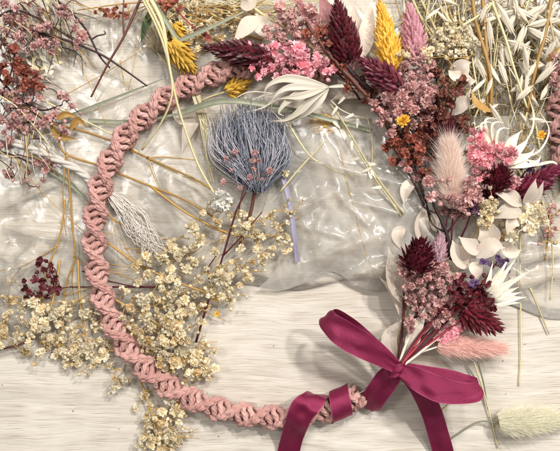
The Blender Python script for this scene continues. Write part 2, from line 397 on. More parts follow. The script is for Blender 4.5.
def film(name, label, m, x0, x1, y0, y1, edge, seed, amp, folds, zb=1.5, step=2.2, side=False):
    rs = np.random.RandomState(seed)
    nx = int((x1-x0)/step); ny = int((y1-y0)/step)
    X, Y = np.meshgrid(np.linspace(x0, x1, nx), np.linspace(0, 1, ny))
    Yb = np.array([edge(x) for x in X[0]])
    Y = y0 + (Yb[None, :] - y0) * Y
    h = np.zeros_like(X)
    wx = X + 6*np.sin(Y/37+seed)+3*np.sin(Y/19+X/41); wy = Y + 6*np.sin(X/43+2*seed)+3*np.sin(X/23-Y/31)
    for i in range(26):
        a = rs.uniform(0, math.pi); wl = rs.choice([160, 110, 70, 46, 30, 22]) * rs.uniform(.8, 1.2)
        ph = rs.uniform(0, 1)
        u = (wx*math.cos(a)+wy*math.sin(a))/wl+ph
        tri = np.abs((u % 1)-.5)*2
        msk = .5+.5*np.sin(X/rs.uniform(40, 90)+rs.uniform(0, 6))*np.sin(Y/rs.uniform(40, 90)+rs.uniform(0, 6))
        h += tri*wl*.018*amp*msk
    h -= h.min(); h = h*.6
    for (xa, ya, xb, yb, hh, w) in folds:
        dx, dy = xb-xa, yb-ya; L2 = dx*dx+dy*dy
        t = np.clip(((X-xa)*dx+(Y-ya)*dy)/L2, 0, 1)
        d = np.hypot(X-(xa+t*dx), Y-(ya+t*dy)) * (1+.3*np.sin(t*17))
        h += hh*np.clip(1-d/w, 0, 1)**1.4*np.sin(math.pi*np.clip(t, .03, .97))**.5
    if side:   # ragged, settled sides
        wl = np.clip((X-x0)/60, 0, 1); X = X+(1-wl)*(16*np.sin(Y/33)+8*np.sin(Y/13)+(Y-200)*-.22)
        h = h*(.1+.9*np.clip((X-x0-5)/45, 0, 1))
    else:
        h = h*(1-.6*np.clip((270-X)/60, 0, 1)*np.clip((175-Y)/50, 0, 1))
    e = np.clip((Yb[None, :]-Y)/14, 0, 1)
    h = zb + h*(.35+.65*e)
    mb = MB()
    k = (H-h)/H
    vs = np.stack([(X-280), -(Y-225.5), h], -1).reshape(-1, 3)
    fs = [(j*nx+i, (j+1)*nx+i, (j+1)*nx+i+1, j*nx+i+1) for j in range(ny-1) for i in range(nx-1)]
    mb.add([Vector(v) for v in vs], fs)
    o = put(mb, name, m, None, Vector((0, 0, 0)))
    meta(o, label, 'plastic wrap'); return o

film('plastic_sheet', 'wide crinkled clear plastic sheet lying over the wooden table under the dried flowers', M['film'],
     -60, 620, -40, 330, lambda x: 300+18*math.sin(x/75+.5)+7*math.sin(x/21)+(22 if x < 90 else 0)*max(0, 1-x/90) - 6*(x > 470), 3, 1.4,
     [(285, 285, 410, 268, 7, 9), (0, 300, 50, 238, 8, 12), (470, 262, 560, 250, 8, 10), (500, 285, 560, 270, 7, 9), (95, 10, 90, 45, 5, 5), (112, 18, 114, 52, 5, 5),
      (0, 205, 60, 180, 6, 8), (10, 225, 80, 235, 5, 8), (130, 30, 150, 60, 4, 6), (0, 250, 45, 262, 7, 12), (5, 285, 40, 240, 7, 9), (180, 288, 285, 296, 4, 7), (480, 250, 530, 280, 6, 8)])
film('plastic_bag', 'crumpled clear plastic bag lying inside the hoop between the slate brush flower and bouquet', M['film2'],
     268, 505, 118, 300, lambda x: 288+12*math.sin(x/30)+5*math.sin(x/11), 11, 2.0,
     [(298, 160, 400, 186, 9, 10), (320, 135, 345, 215, 6, 8), (300, 262, 385, 232, 9, 11), (330, 285, 395, 255, 8, 10), (290, 215, 340, 190, 7, 9),
      (345, 200, 400, 215, 7, 8), (310, 245, 330, 200, 6, 8), (400, 200, 450, 270, 7, 10), (300, 225, 350, 240, 5, 7), (330, 190, 372, 232, 5, 7), (295, 190, 312, 240, 5, 7), (350, 250, 372, 216, 5, 6)], zb=6.0, side=True)

# ---------------------------------------------------------------- flower part meshes (unit radius, shared by copies)
def petal(mb, d, n, L, w, curl=.3, base=.12, notch=.0, wave=.12, rows=3):
    """petal from the centre along d, its face towards n"""
    d = d.normalized(); s = d.cross(n).normalized(); n = s.cross(d)
    R = []
    for i in range(rows+1):
        t = i/rows
        ww = w*(.25+.75*math.sin(math.pi*.5*min(1, t*1.25)))*(1 if t < .99 else .8)
        c = d*(base+(L-base)*t)+n*(curl*t*t*L)
        R.append([c-s*ww*.5+n*rnd(-wave, wave)*t, c+n*(rnd(-wave, wave)*t-.04)+d*(-notch*t), c+s*ww*.5+n*rnd(-wave, wave)*t])
    mb.grid(R)
def fib(i, n):
    y = 1-2*(i+.5)/n; r = math.sqrt(1-y*y); a = i*2.39996
    return Vector((r*math.cos(a), r*math.sin(a), y))
def blossom_mesh(name, m, seed, n=42):
    random.seed(seed); mb = MB()
    for i in range(n):
        z = 1-1.35*(i+.5)/n
        a = i*2.39996+rnd(-.3, .3); r = math.sqrt(max(0, 1-z*z))
        d = Vector((r*math.cos(a), r*math.sin(a), z))+Vector((rnd(-.2, .2), rnd(-.2, .2), rnd(-.2, .2)))
        nn = Vector((rnd(-1, 1), rnd(-1, 1), rnd(.2, 1.2)))
        petal(mb, d, nn, rnd(.72, 1.05), rnd(.38, .62), rnd(-.25, .3), notch=.08, wave=.11)
    mb.blob(Vector((0, 0, -.2)), Vector((0, 0, 1)), .5, 1.1, 7, 5)
    me = mb.mesh(name, smooth=False); me.materials.append(m); return me
def star_mesh(name, m, mc, seed, k=5, open_=.7):
    """little papery trumpet with a dark throat"""
    random.seed(seed); mb = MB()
    for i in range(k):
        a = 2*math.pi*i/k+rnd(-.12, .12)
        d = Vector((math.cos(a), math.sin(a), open_*rnd(.5, 1.2)))
        petal(mb, d, Vector((-math.cos(a)*.6, -math.sin(a)*.6, 1)), rnd(.85, 1.1), rnd(.6, 1.05), rnd(-.4, -.05), base=.05, wave=.17)
    for i in range(k):
        a = 2*math.pi*(i+.5)/k
        petal(mb, Vector((math.cos(a)*.6, math.sin(a)*.6, -.9)), Vector((math.cos(a), math.sin(a), .2)), .9, .5, .1, wave=.05)
    nb = len(mb.f)
    mb.blob(Vector((0, 0, .05)), Vector((0, 0, 1)), .2, .35, 6, 4)
    me = mb.mesh(name, smooth=False); me.materials.append(m); me.materials.append(mc)
    for i in range(nb, len(me.polygons)): me.polygons[i].material_index = 1
    return me
def bud_mesh(name, m, seed):
    random.seed(seed); mb = MB()
    n = 10; R = []
    vs = []
    for i in range(6):
        t = i/5; rr = (math.sin(math.pi*(.08+.84*t))**.8)
        for k in range(n):
            a = 2*math.pi*k/n; r = rr*(1+.14*(-1)**k)*.9
            vs.append(Vector((r*math.cos(a), r*math.sin(a), (t-.5)*2)))
    mb.add(vs, [(i*n+k, i*n+(k+1) % n, (i+1)*n+(k+1) % n, (i+1)*n+k) for i in range(5) for k in range(n)])
    for k in range(5):
        a = 2*math.pi*k/5
        petal(mb, Vector((math.cos(a)*.25, math.sin(a)*.25, 1)), Vector((math.cos(a), math.sin(a), 0)), 1.25, .4, .1, base=.7, wave=.05)
    me = mb.mesh(name, smooth=True); me.materials.append(m); return me
BL = {}; BU = {}; ST = {}
for key in ('cream', 'creamw', 'creamd', 'mauve', 'mauve2', 'pink', 'hot', 'wine', 'lilac', 'purp'):
    BL[key] = [blossom_mesh('blossom', M[key], 100+i*7+len(key), (40, 26, 48, 18, 34, 44)[i]) for i in range(6)]
    BU[key] = [bud_mesh('bud', M[key], 5+i) for i in range(2)]
for key, c in (('rust', 'dark'), ('rusto', 'dark'), ('wine', 'dark'), ('mauve', 'wine'), ('purp', 'dark'), ('yel', 'ochre')):
    ST[key] = [star_mesh('blossom', M[key], M[c], 40+i, 5) for i in range(4)]
BU['rust'] = [bud_mesh('bud', M['rust'], 9)]; BU['rusto'] = [bud_mesh('bud', M['rusto'], 9)]; BU['yel'] = [bud_mesh('bud', M['yel'], 9)]

# ---------------------------------------------------------------- builders
def add_flower(parent, p, size, key, kind='b', tilt=1.0):
    rot = (rnd(-.9, .9)*tilt, rnd(-.9, .9)*tilt, rnd(0, 6.28))
    if kind == 'b': me = random.choice(BL[key]); nm = 'blossom'
    elif kind == 's': me = random.choice(ST[key]); nm = 'blossom'
    else: me = random.choice(BU[key]); nm = 'bud'
    sz = size*(.57*rnd(.85, 1.12) if kind == 'b' else .5)
    sc3 = (sz*rnd(.9, 1.1), sz*rnd(.9, 1.1), sz*rnd(.8, 1.05)) if kind != 'u' else (sz*.9, sz*.9, sz)
    return put_shared(me, nm, parent, p, rot, sc3)

def spray(path, fl, m, key, parent=None, name='flower_sprig', label=None, cat='flower sprig', group=None, r=1.0, rt=.35, seed=0, bias=.45, plabel=None):
    """path: main stem [(x,y,z)...] from base; fl: [(x,y,z,size,kind[,key])]; each flower is joined by a branch to the nearest node"""
    random.seed(seed)
    mb = MB()
    main = crv(pv(path), 5)
    n = len(main)
    mb.tube(main, r, r*.6, 6)
    base = main[0]
    nodes = [(p, i/n) for i, p in enumerate(main)]
    fl = sorted(fl, key=lambda f: (V(f[0], f[1], f[2])-base).length)
    tips = []
    for f in fl:
        p = V(f[0], f[1], f[2]); db = (p-base).length
        best = None
        for q, t in nodes:
            dq = (q-base).length
            if dq > db*.96: continue
            c = (p-q).length - bias*dq
            if best is None or c < best[0]: best = (c, q)
        q = best[1] if best else base
        L = (p-q).length
        j = L*.12
        mid = q.lerp(p, .5)+Vector((rnd(-j, j), rnd(-j, j), rnd(-j*.3, j*.5)))
        q1 = q.lerp(p, .2)+(mid-q.lerp(p, .5))*.3
        c = crv([q, q1, mid, p], 3)
        mb.tube(c, max(rt, r*.45), rt, 4, cap=False)
        nodes += [(c[3], 0), (mid, 0), (q.lerp(p, .75), 0)]
        if f[4] != 'b': nodes = nodes
        tips.append((p, f))
    if parent is None:
        root = empty(name, Vector((base.x, base.y, 0)), label, cat, group)
        put(mb, 'stem', m, root, base)
    else:
        root = put(mb, name, m, parent, base)
        if plabel: root["label"] = plabel
    for p, f in tips:
        add_flower(root, p, f[3], f[5] if len(f) > 5 else key, f[4])
    return root

def F(pts, z=20, size=9, kind='b', zj=4, sj=.2, key=None):
    out = []
    for q in pts:
        s = (q[2] if len(q) > 2 else size)*rnd(1-sj, 1+sj)
        t = (q[0], q[1], max(4, z+rnd(-zj, zj)), s, kind)
        out.append(t+((key,) if key else ()))
    return out
def scatter(cx, cy, rx, ry, n, seed, mind=6.0, ang=0):
    random.seed(seed); out = []; tries = 0
    ca, sa = math.cos(ang), math.sin(ang)
    while len(out) < n and tries < n*60:
        tries += 1
        a = rnd(0, 6.283); r = math.sqrt(rnd(0, 1))
        u, v = rx*r*math.cos(a), ry*r*math.sin(a)
        x, y = cx+u*ca-v*sa, cy+u*sa+v*ca
        if all((x-p[0])**2+(y-p[1])**2 > mind*mind for p in out): out.append((x, y))
    return out

def head(base, tip, w, m, parent=None, name='canary_grass_head', n=150, bl=9.5, bw=4.6, seed=1, flare=.75, core=None, label=None, fat=.8):
    """dense spike of overlapping pointed bracts"""
    random.seed(seed)
    b, t = V(*base), V(*tip); ax = (t-b); L = ax.length; ax.normalize()
    u = ax.orthogonal().normalized(); v = ax.cross(u)
    mb = MB()
    prof = lambda s: (math.sin(math.pi*min(1, (.16+.84*s))**fat))**.75
    mb.blob(b.lerp(t, .47), ax, w*.36, L*.86, 10, 8, lambda s: prof(s) if 0 < s < 1 else 0)
    for i in range(n):
        s = (i+.5)/n; s2 = s**.92
        a = i*2.39996+rnd(-.12, .12)
        rr = max(.1, w*.5*prof(s2)-1.3)
        o = u*math.cos(a)+v*math.sin(a)
        p = b+ax*(s2*(L-bl*.7))+o*rr*.72
        fl = flare*(1-.65*s)*rnd(.5, 1.5)
        d = (ax+o*fl+v*rnd(-.12, .12)+u*rnd(-.12, .12)).normalized()
        side = d.cross(o).normalized(); up = side.cross(d).normalized()
        if up.dot(o) < 0: up = -up
        l = bl*rnd(.7, 1.25)*(1-.25*s); ww = bw*rnd(.85, 1.1)*(1-.2*s)
        A = p
        rows = [[A-side*ww*.18, A+up*.2, A+side*ww*.18]]
        for tt, wf, lift in ((.35, .5, .9), (.7, .36, .8)):
            c = A+d*l*tt
            rows.append([c-side*ww*wf-up*.35, c+up*lift*ww*.32, c+side*ww*wf-up*.35])
        tipp = A+d*l+o*.3
        rows.append([tipp-side*.12, tipp+up*.1, tipp+side*.12])
        mb.grid(rows)
    o = put(mb, name, m, parent, b, smooth=False)
    if label and parent is not None: o["label"] = label
    return o

def bunny(base, tip, w, m, parent=None, name='bunny_tail_head', n=4200, hl=11, seed=3, flare=.55, hw=.17):
    random.seed(seed)
    b, t = V(*base), V(*tip); ax = t-b; L = ax.length; ax.normalize()
    u = ax.orthogonal().normalized(); v = ax.cross(u)
    prof = lambda s: (math.sin(math.pi*(.10+.90*s)**.72))**.75 if s < 1 else 0
    mb = MB()
    mb.blob(b.lerp(t, .47), ax, w*.24, L*.85, 14, 12, prof)
    n = int(n*2.0)
    for i in range(n):
        s = rnd(0, 1)**1.05; a = rnd(0, 6.283)
        o = u*math.cos(a)+v*math.sin(a)
        p = b+ax*(s*L*.92)+o*(w*.32*prof(s*.97)+.1)
        d = (ax*rnd(.6, 1.2)+o*flare*rnd(.3, 1.5)*(1-.45*s)+Vector((rnd(-.2, .2), rnd(-.2, .2), rnd(-.2, .2)))).normalized()
        l = hl*rnd(.5, 1.2)*(1.7 if rnd(0, 1) < .12 else 1)
        sd = d.cross(Vector((rnd(-1, 1), rnd(-1, 1), rnd(-1, 1)))).normalized()*hw
        bend = o*rnd(-.06, .12)*l
        m1 = p+d*l*.5+bend*.4
        q = p+d*l+bend
        mb.add([p-sd, p+sd, m1+sd*.7, m1-sd*.7, q], [(0, 1, 2, 3), (3, 2, 4)])
    return put(mb, name, m, parent, b, smooth=False)

def leaf(pts, w, m, parent, name='leaf', cup=.25, twist=0.0, fold=.12, prof=1.0, n=9, wav=0.6, roll=0.0):
    """pts: midrib control points (x,y,z) from foot to tip"""
    c = crv(pv(pts), 5); mN = len(c); mb = MB(); R = []
    for i, p in enumerate(c):
        t = i/(mN-1)
        T = (c[min(i+1, mN-1)]-c[max(0, i-1)]).normalized()
        sd = T.cross(Vector((0, 0, 1))).normalized()
        a = roll+twist*t
        sd = Matrix.Rotation(a, 3, T) @ sd
        nn = sd.cross(T).normalized()
        ww = w*.5*max(.02, math.sin(math.pi*min(1, t**.8*prof+.02)))**1.2*1.08 if prof == 1.0 else w*.5*(1-t)**.5*min(1, .25+t*4)
        row = []
        for k in range(-2, 3):
            x = k/2
            row.append(p+sd*(x*ww)+nn*(abs(x)**1.2*ww*(cup+.1)+math.sin(t*9+k)*.25*wav*abs(x)))
        R.append(row)
    mb.grid(R)
    o = put(mb, name, m, parent, c[0], uv=True)
    return o

def thingify(o, label, cat, group=None): meta(o, label, cat, group); return o
def strand(pts, r0, r1, m, name, label, cat, z=None, parent=None, group=None, sub=6, n=6, kinks=0.0):
    mb = MB(); c = crv(pv(pts, z), sub)
    if kinks: c = [p+Vector((rnd(-kinks, kinks), rnd(-kinks, kinks), rnd(-kinks, kinks)*.4)) for p in c]
    mb.tube(c, r0, r1, n)
    o = put(mb, name, m, parent, c[0])
    if parent is None: meta(o, label, cat, group)
    return o
def blade(pts, w, m, name, label, cat, parent=None, fold=.35, taper=.9, group=None, thick=.4):
    """flat folded grass blade along pts"""
    w *= .75; c = crv(pv(pts), 7); N = len(c); mb = MB(); R = []
    for i, p in enumerate(c):
        t = i/(N-1); T = (c[min(i+1, N-1)]-c[max(0, i-1)]).normalized()
        sd = T.cross(Vector((0, 0, 1))).normalized(); ww = w*.5*(1-taper*t**2)
        up = Vector((0, 0, 1))
        R.append([p-sd*ww+up*fold*ww, p-sd*ww*.4, p-up*.1*ww, p+sd*ww*.4, p+sd*ww+up*fold*ww, p+sd*ww*.8-up*thick, p-up*(thick+.1*ww), p-sd*ww*.8-up*thick, p-sd*ww+up*fold*ww])
    mb.grid(R)
    o = put(mb, name, m, parent, c[0])
    if parent is None: meta(o, label, cat, group)
    return o

# ---------------------------------------------------------------- the wreath
RC = (270, 241); RR = 177
wreath = empty('flower_wreath', V(270, 241, 0), 'round wreath of pink macrame cord with dried flower bouquet and burgundy ribbon bow', 'wreath')

def macrame(center, L, m, parent, name, r_edge=9.3, spacing=6.2, dphi=.70, rc=2.6, sgn=1, phase=0.0):
    """spiral half-knot sinnet; center(s) -> (point, tangent, side)"""
    mb = MB()
    up = Vector((0, 0, 1))
    def at(s, a, r, dt=0.0):
        p, T, Nn = center(s)
        return p+(Nn*math.cos(a)+up*math.sin(a))*r+T*dt
    n = int(L/spacing)
    rate = sgn*dphi/spacing
    random.seed(5)
    for k in range(n):
        s = (k+.5)*spacing; ph = rate*s+phase
        j = rnd(-.45, .45)
        pts = []
        for i in range(25):
            th = 2*math.pi*i/24
            ca, sa = math.cos(th), math.sin(th)
            rr = 1/math.sqrt((ca/8.3)**2+(sa/5.2)**2)
            bulge = .9*abs(sa)*(1+.5*math.sin(k*2.1))
            pts.append(at(s+2.1*sgn*math.sin(2*th)+j, ph+th, rr+bulge))
        mb.tube(pts, rc*rnd(.92, 1.08), rc, 8, cap=False, uvk=.2)
    # the paired cords that climb round the edge
    ns = int(L/1.5)
    for side in (0, math.pi):
        for off in (-.25, .25):
            pts = []
            for i in range(ns+1):
                s = L*i/ns
                kn = 2*math.pi*s/spacing
                pts.append(at(s, rate*s+phase+side+off*sgn, r_edge+1.1*math.sin(kn+off*6)+(0.3 if off > 0 else -.4), 1.0*math.sin(kn+side)))
            mb.tube(pts, rc*.98, rc*.98, 8, cap=True, uvk=.16)
    # core
    mb.tube([center(L*i/80)[0] for i in range(81)], 3.9, 3.9, 8, uvk=.16)
    # loose fibres
    for i in range(int(L*2.2)):
        s = rnd(0, L); a = rnd(0, 6.28)
        p = at(s, a, 10.5); q = at(s+rnd(-4, 4), a+rnd(-.4, .4), rnd(12, 14.5))
        mb.tube([p, p.lerp(q, .5)+Vector((rnd(-1, 1), rnd(-1, 1), rnd(-1, 1))), q], .11, .06, 3, cap=False)
    return put(mb, name, m, parent, mb.v[0].copy(), uv=True)

ZC = 14.0
def hoop_at(a, z=ZC, R=RR):
    return V(RC[0]+R*math.cos(a), RC[1]-R*math.sin(a), z)
A0, A1 = math.radians(72), math.radians(300.5)
def hc(s):
    a = A0+(A1-A0)*s/(RR*(A1-A0))
    rad = RR+1.5*math.sin(a*5+1)
    p = hoop_at(a, ZC, rad)
    T = Vector((-math.sin(a), math.cos(a), 0)); Nn = Vector((math.cos(a), math.sin(a), 0))
    return p, T, Nn
macrame(hc, RR*(A1-A0), M['cord'], wreath, 'macrame_cord', sgn=1)
# bare metal hoop
mb = MB(); mb.tube([hoop_at(A1-.1+(2*math.pi+A0-A1+.3)*i/90, 14) for i in range(91)], 1.7, 1.7, 8)
put(mb, 'metal_hoop', M['wire'], wreath)

# ribbon -----------------------------------------------------------
def ribbon(sections, parent, name, w=21.0, sub=8, label=None):
    """sections: (x, y, z, dx, dy, dz, width) centre + width direction (photo axes, y down)"""
    rows = []
    arr = []
    for s in sections:
        p = V(s[0], s[1], s[2]); d = Vector((s[3], -s[4], s[5])).normalized()*(s[6] if len(s) > 6 else w)*.5
        arr.append(tuple(p)+tuple(d))
    P = [np.array(a) for a in arr]
    P = [2*P[0]-P[1]]+P+[2*P[-1]-P[-2]]
    out = []
    for i in range(1, len(P)-2):
        for k in range(sub):
            t = k/sub; a, b, c, d = P[i-1:i+3]
            out.append(.5*((2*b)+(-a+c)*t+(2*a-5*b+4*c-d)*t*t+(-a+3*b-3*c+d)*t**3))
    out.append(P[-2])
    mb = MB(); R = []
    dist = 0; uvs = []
    for i, q in enumerate(out):
        p = Vector(q[:3]); d = Vector(q[3:])
        T = Vector((out[min(i+1, len(out)-1)]-out[max(0, i-1)])[:3]).normalized(); nn = T.cross(d).normalized() if T.cross(d).length > 1e-6 else Vector((0, 0, 1))
        if i: dist += (p-Vector(out[i-1][:3])).length
        row = []
        for k in range(9):
            x = (k-4)/4
            gat = max(0, 1-d.length/10.5)
            row.append(p+d*x+nn*(.25*math.sin(x*3+i*.35)+gat*3.2*math.cos(x*7.5+1)+.55*math.sin(x*5-i*.2)+.5*math.sin(x*2.2+i*.5+len(sections))))
            uvs.append((k/8, dist/21))
        R.append(row)
    nr = len(R); nc = 9
    mb.add([p for r in R for p in r], [(i*nc+j, i*nc+j+1, (i+1)*nc+j+1, (i+1)*nc+j) for i in range(nr-1) for j in range(nc-1)], uvs)
    o = put(mb, name, M['ribbon'], parent, mb.v[0].copy(), uv=True)
    return o
bow = empty('ribbon_bow', V(397, 370, 40), 'x', 'x')
del bow["label"]; del bow["category"]
bow.parent = wreath; bow.location = (WL[bow.name]-WL[wreath.name])*S
RB = []
# upper left loop: out along the lower layer, round the tip, back over the top
RB.append(('bow_loop', [(397, 369, 36, .35, -.5, .5, 12), (378, 352, 34, .75, -.62, .3, 18), (355, 333, 36, .8, -.62, .35, 21), (337, 318, 42, .75, -.55, .55, 22),
   (327, 314, 51, .6, -.55, .75, 22), (328, 321, 60, .55, -.7, .5, 23), (341, 332, 63, .62, -.78, .15, 25), (358, 343, 61, .62, -.78, .05, 25), (376, 353, 56, .55, -.8, 0, 21), (397, 367, 49, .45, -.8, 0, 12)]))
# right loop
RB.append(('bow_loop', [(399, 368, 36, .1, 1, .2, 12), (420, 374, 36, .05, 1, .45, 18), (445, 379, 40, .05, 1, .5, 20), (466, 383, 46, .1, .9, .7, 20), (480, 386, 54, .15, .7, .9, 20),
   (476, 392, 61, .05, .8, .6, 19), (459, 393, 62, -.05, 1, .2, 20), (438, 389, 62, -.12, 1, .1, 24), (418, 380, 57, -.2, 1, .05, 22), (399, 370, 49, -.3, 1, 0, 12)]))
RB.append(('ribbon_tail', [(400, 371, 38, -.8, .5, 0, 13), (410, 377, 39, -1, .35, .1, 18), (421, 390, 33, -1, .2, .1, 21), (431, 411, 23, -1, .12, .05, 21), (438, 433, 14, -1, .1, 0, 21), (444, 456, 5, -1, .1, -.05, 21), (448, 480, 2, -1, .1, 0, 21)]))
for nm, s in RB: ribbon(s, bow, nm)
# knot
mb = MB()
for q in range(3):
    pts = [V(397+7*math.cos(a)*1.0+q*.8, 369+(-6+q*5)*.55, 43+9*math.sin(a)) for a in np.linspace(0, 2*math.pi, 17)]
c = V(397, 369, 44)
R = []
for i in range(21):
    a = 2*math.pi*i/20
    row = []
    for k in range(9):
        x = (k-4)/4
        rr = 7.8-1.3*x*x+.6*math.sin(x*7+a)
        row.append(c+Vector((rr*math.cos(a)*.95+x*2.0, x*6.2+1.0*math.cos(a), rr*math.sin(a)*1.1)))
    R.append(row)
mb.grid(R)
put(mb, 'knot', M['ribbon'], bow, c, uv=True)
# spiral wraps round the cord and the fallen end
def wrap_pts(a_mid, half, lean, w):
    out = []
    a0 = math.radians(a_mid)
    p0 = hoop_at(a0, ZC); T = Vector((-math.sin(a0), math.cos(a0), 0)); Nn = Vector((math.cos(a0), math.sin(a0), 0))
    return p0, T, Nn
def wrap(a_mid, adv, w, name, th0=-0.5, th1=3.64, rad=14.6):
    p0, T, Nn = wrap_pts(a_mid, 0, 0, w)
    R = []; uvs = []
    n = 26
    for i in range(n+1):
        t = i/n; th = th0+(th1-th0)*t
        c = p0+T*(adv*(t-.5)*-1)+Nn*(-math.cos(th)*rad)+Vector((0, 0, math.sin(th)*rad))
        dth = Nn*(math.sin(th)*rad)+Vector((0, 0, math.cos(th)*rad))
        run = (dth*(th1-th0)-T*adv).normalized()
        radial = (Nn*(-math.cos(th))+Vector((0, 0, math.sin(th)))).normalized()
        d = run.cross(radial).normalized()
        R.append([c+d*(w*.5*(k-4)/4)+radial*.25*math.sin(k+i*.5) for k in range(9)]); uvs += [(k/8, t*2) for k in range(9)]
    mb = MB(); nc = 9
    mb.add([p for r in R for p in r], [(i*nc+j, i*nc+j+1, (i+1)*nc+j+1, (i+1)*nc+j) for i in range(n) for j in range(8)], uvs)
    o = put(mb, name, M['ribbon'], wreath, mb.v[0].copy(), uv=True)
wrap(293.3, 13, 20, 'ribbon_wrap')
ribbon([(398, 367, 38, -.75, -.62, 0, 14), (390, 376, 37, -.8, -.6, 0, 22), (381, 388, 33, -.85, -.5, 0, 23), (373, 400, 24, -.9, -.4, -.2, 22), (369, 409, 12, -.95, -.3, -.4, 18), (368, 408, 3, -.95, -.3, -.2, 14)], wreath, 'ribbon_wrap')
ribbon([(319, 394, 6, -1, -.2, 0, 22), (315, 396, 26, -1, -.25, .1, 24), (308, 404, 34, -1, -.45, .1, 27), (302, 412, 34, -1, -.35, .1, 26), (297, 424, 30, -1, -.2, 0, 23), (292, 438, 14, -1, -.12, 0, 22), (288, 455, 5, -1, -.1, 0, 22), (284, 480, 2, -1, -.1, 0, 22)], wreath, 'ribbon_tail')

# bouquet ----------------------------------------------------------
W = wreath
# big leaves first (lowest)
def L_(pts, w, m='leafw', **k): return leaf(pts, w, M[m], W, 'bleached_leaf' if m == 'leafw' else 'mauve_leaf', **k)
L_([(352, 78, 22), (340, 45, 24), (328, 15, 26), (318, -10, 28)], 25, 'leafp')
L_([(350, 70, 24), (348, 35, 30), (340, 5, 30)], 20, 'leafp')
L_([(330, 50, 22), (312, 20, 26), (290, -4, 26)], 16, 'leafp')
L_([(256, 16, 20), (246, 28, 26), (232, 43, 26)], 15)
L_([(257, 15, 20), (264, 28, 24), (272, 42, 22)], 17, twist=.4)
L_([(240, 6, 18), (250, 2, 22), (254, -14, 24)], 14)
L_([(362, 60, 24), (367, 30, 30), (372, -2, 30)], 15)
L_([(385, 60, 20), (360, 30, 24), (352, 0, 26)], 13)
L_([(375, 92, 12), (352, 92, 16), (330, 101, 14)], 17, roll=.3)
L_([(472, 78, 30), (455, 76, 32), (448, 70, 30)], 10)
L_([(450, 78, 24), (461, 66, 34), (472, 62, 34)], 13)
L_([(462, 88, 22), (469, 82, 30), (477, 81, 30)], 9)
L_([(445, 115, 20), (462, 103, 26), (472, 98, 24)], 15)
L_([(424, 244, 14), (421, 222, 24), (426, 203, 28)], 15, twist=.4)
L_([(412, 305, 14), (394, 280, 26), (388, 246, 26)], 24, roll=.4, cup=.4)
L_([(408, 330, 14), (398, 298, 22), (379, 277, 22)], 13, roll=.3)
L_([(396, 362, 30), (390, 338, 24), (403, 318, 20)], 15, roll=-.5)
L_([(407, 357, 32), (414, 333, 34), (428, 308, 34)], 14, roll=.2)
L_([(404, 360, 34), (428, 362, 16), (452, 369, 8)], 20, roll=.5)
L_([(458, 276, 26), (448, 266, 32), (440, 256, 34)], 13)
L_([(470, 266, 26), (457, 254, 34), (452, 240, 34)], 22, roll=.4)
L_([(480, 250, 36), (470, 246, 42), (458, 236, 40)], 15, roll=.25)
L_([(476, 258, 36), (492, 246, 42), (505, 248, 40)], 16, roll=-.2)
L_([(490, 246, 30), (488, 232, 36), (478, 222, 34)], 20, roll=-.3)
L_([(472, 262, 34), (476, 270, 38), (478, 282, 34)], 12)
L_([(522, 206, 36), (508, 196, 42), (494, 193, 42)], 14, roll=.2)
L_([(524, 205, 36), (531, 192, 44), (536, 178, 46)], 12, roll=.3)
L_([(528, 204, 36), (538, 194, 42), (544, 180, 44)], 7)
L_([(522, 212, 36), (507, 212, 42), (490, 219, 40)], 15, roll=.3)
L_([(520, 214, 36), (511, 222, 40), (507, 236, 36)], 15, roll=-.3)
L_([(524, 214, 34), (532, 222, 36), (518, 232, 34)], 10)
L_([(498, 226, 30), (492, 215, 36), (499, 198, 36)], 8)
L_([(416, 178, 20), (406, 190, 24), (404, 206, 22)], 11, roll=.3)
L_([(404, 226, 18), (398, 236, 22), (402, 252, 20)], 12, roll=.5)
L_([(440, 232, 22), (434, 222, 26), (436, 206, 26)], 10, roll=.2)
L_([(500, 242, 28), (512, 252, 30), (522, 250, 28)], 12, roll=.2)
L_([(505, 196, 30), (512, 184, 36), (524, 178, 36)], 9, roll=.2)
# stems gathered under the bow
stems = [((399, 366, 40), (409, 335, 32), (418, 300, 28), 'bleach', 1.7), ((400, 366, 42), (420, 344, 36), (452, 316, 32), 'redst', 1.5), ((400, 367, 42), (425, 347, 38), (470, 312, 34), 'redst', 1.3),
         ((398, 366, 40), (402, 335, 30), (404, 290, 26), 'maroon', 1.2), ((401, 367, 42), (424, 349, 38), (446, 330, 34), 'bleach', 1.8), ((399, 364, 42), (408, 340, 36), (430, 300, 32), 'bleach', 1.4),
         ((399, 365, 44), (414, 342, 38), (440, 308, 34), 'maroon', 1.1), ((402, 366, 42), (428, 342, 38), (462, 305, 36), 'maroon', 1.1), ((398, 366, 36), (400, 340, 28), (410, 280, 24), 'brown', 1.3),
         ((397, 366, 34), (395, 345, 24), (405, 318, 22), 'pale', 1.6), ((400, 366, 42), (418, 340, 36), (450, 300, 32), 'redst', 1.2)]
for a, b, c, m, r in stems: strand([a, b, c], r, r*.8, M[m], 'stem', '', '', parent=W)
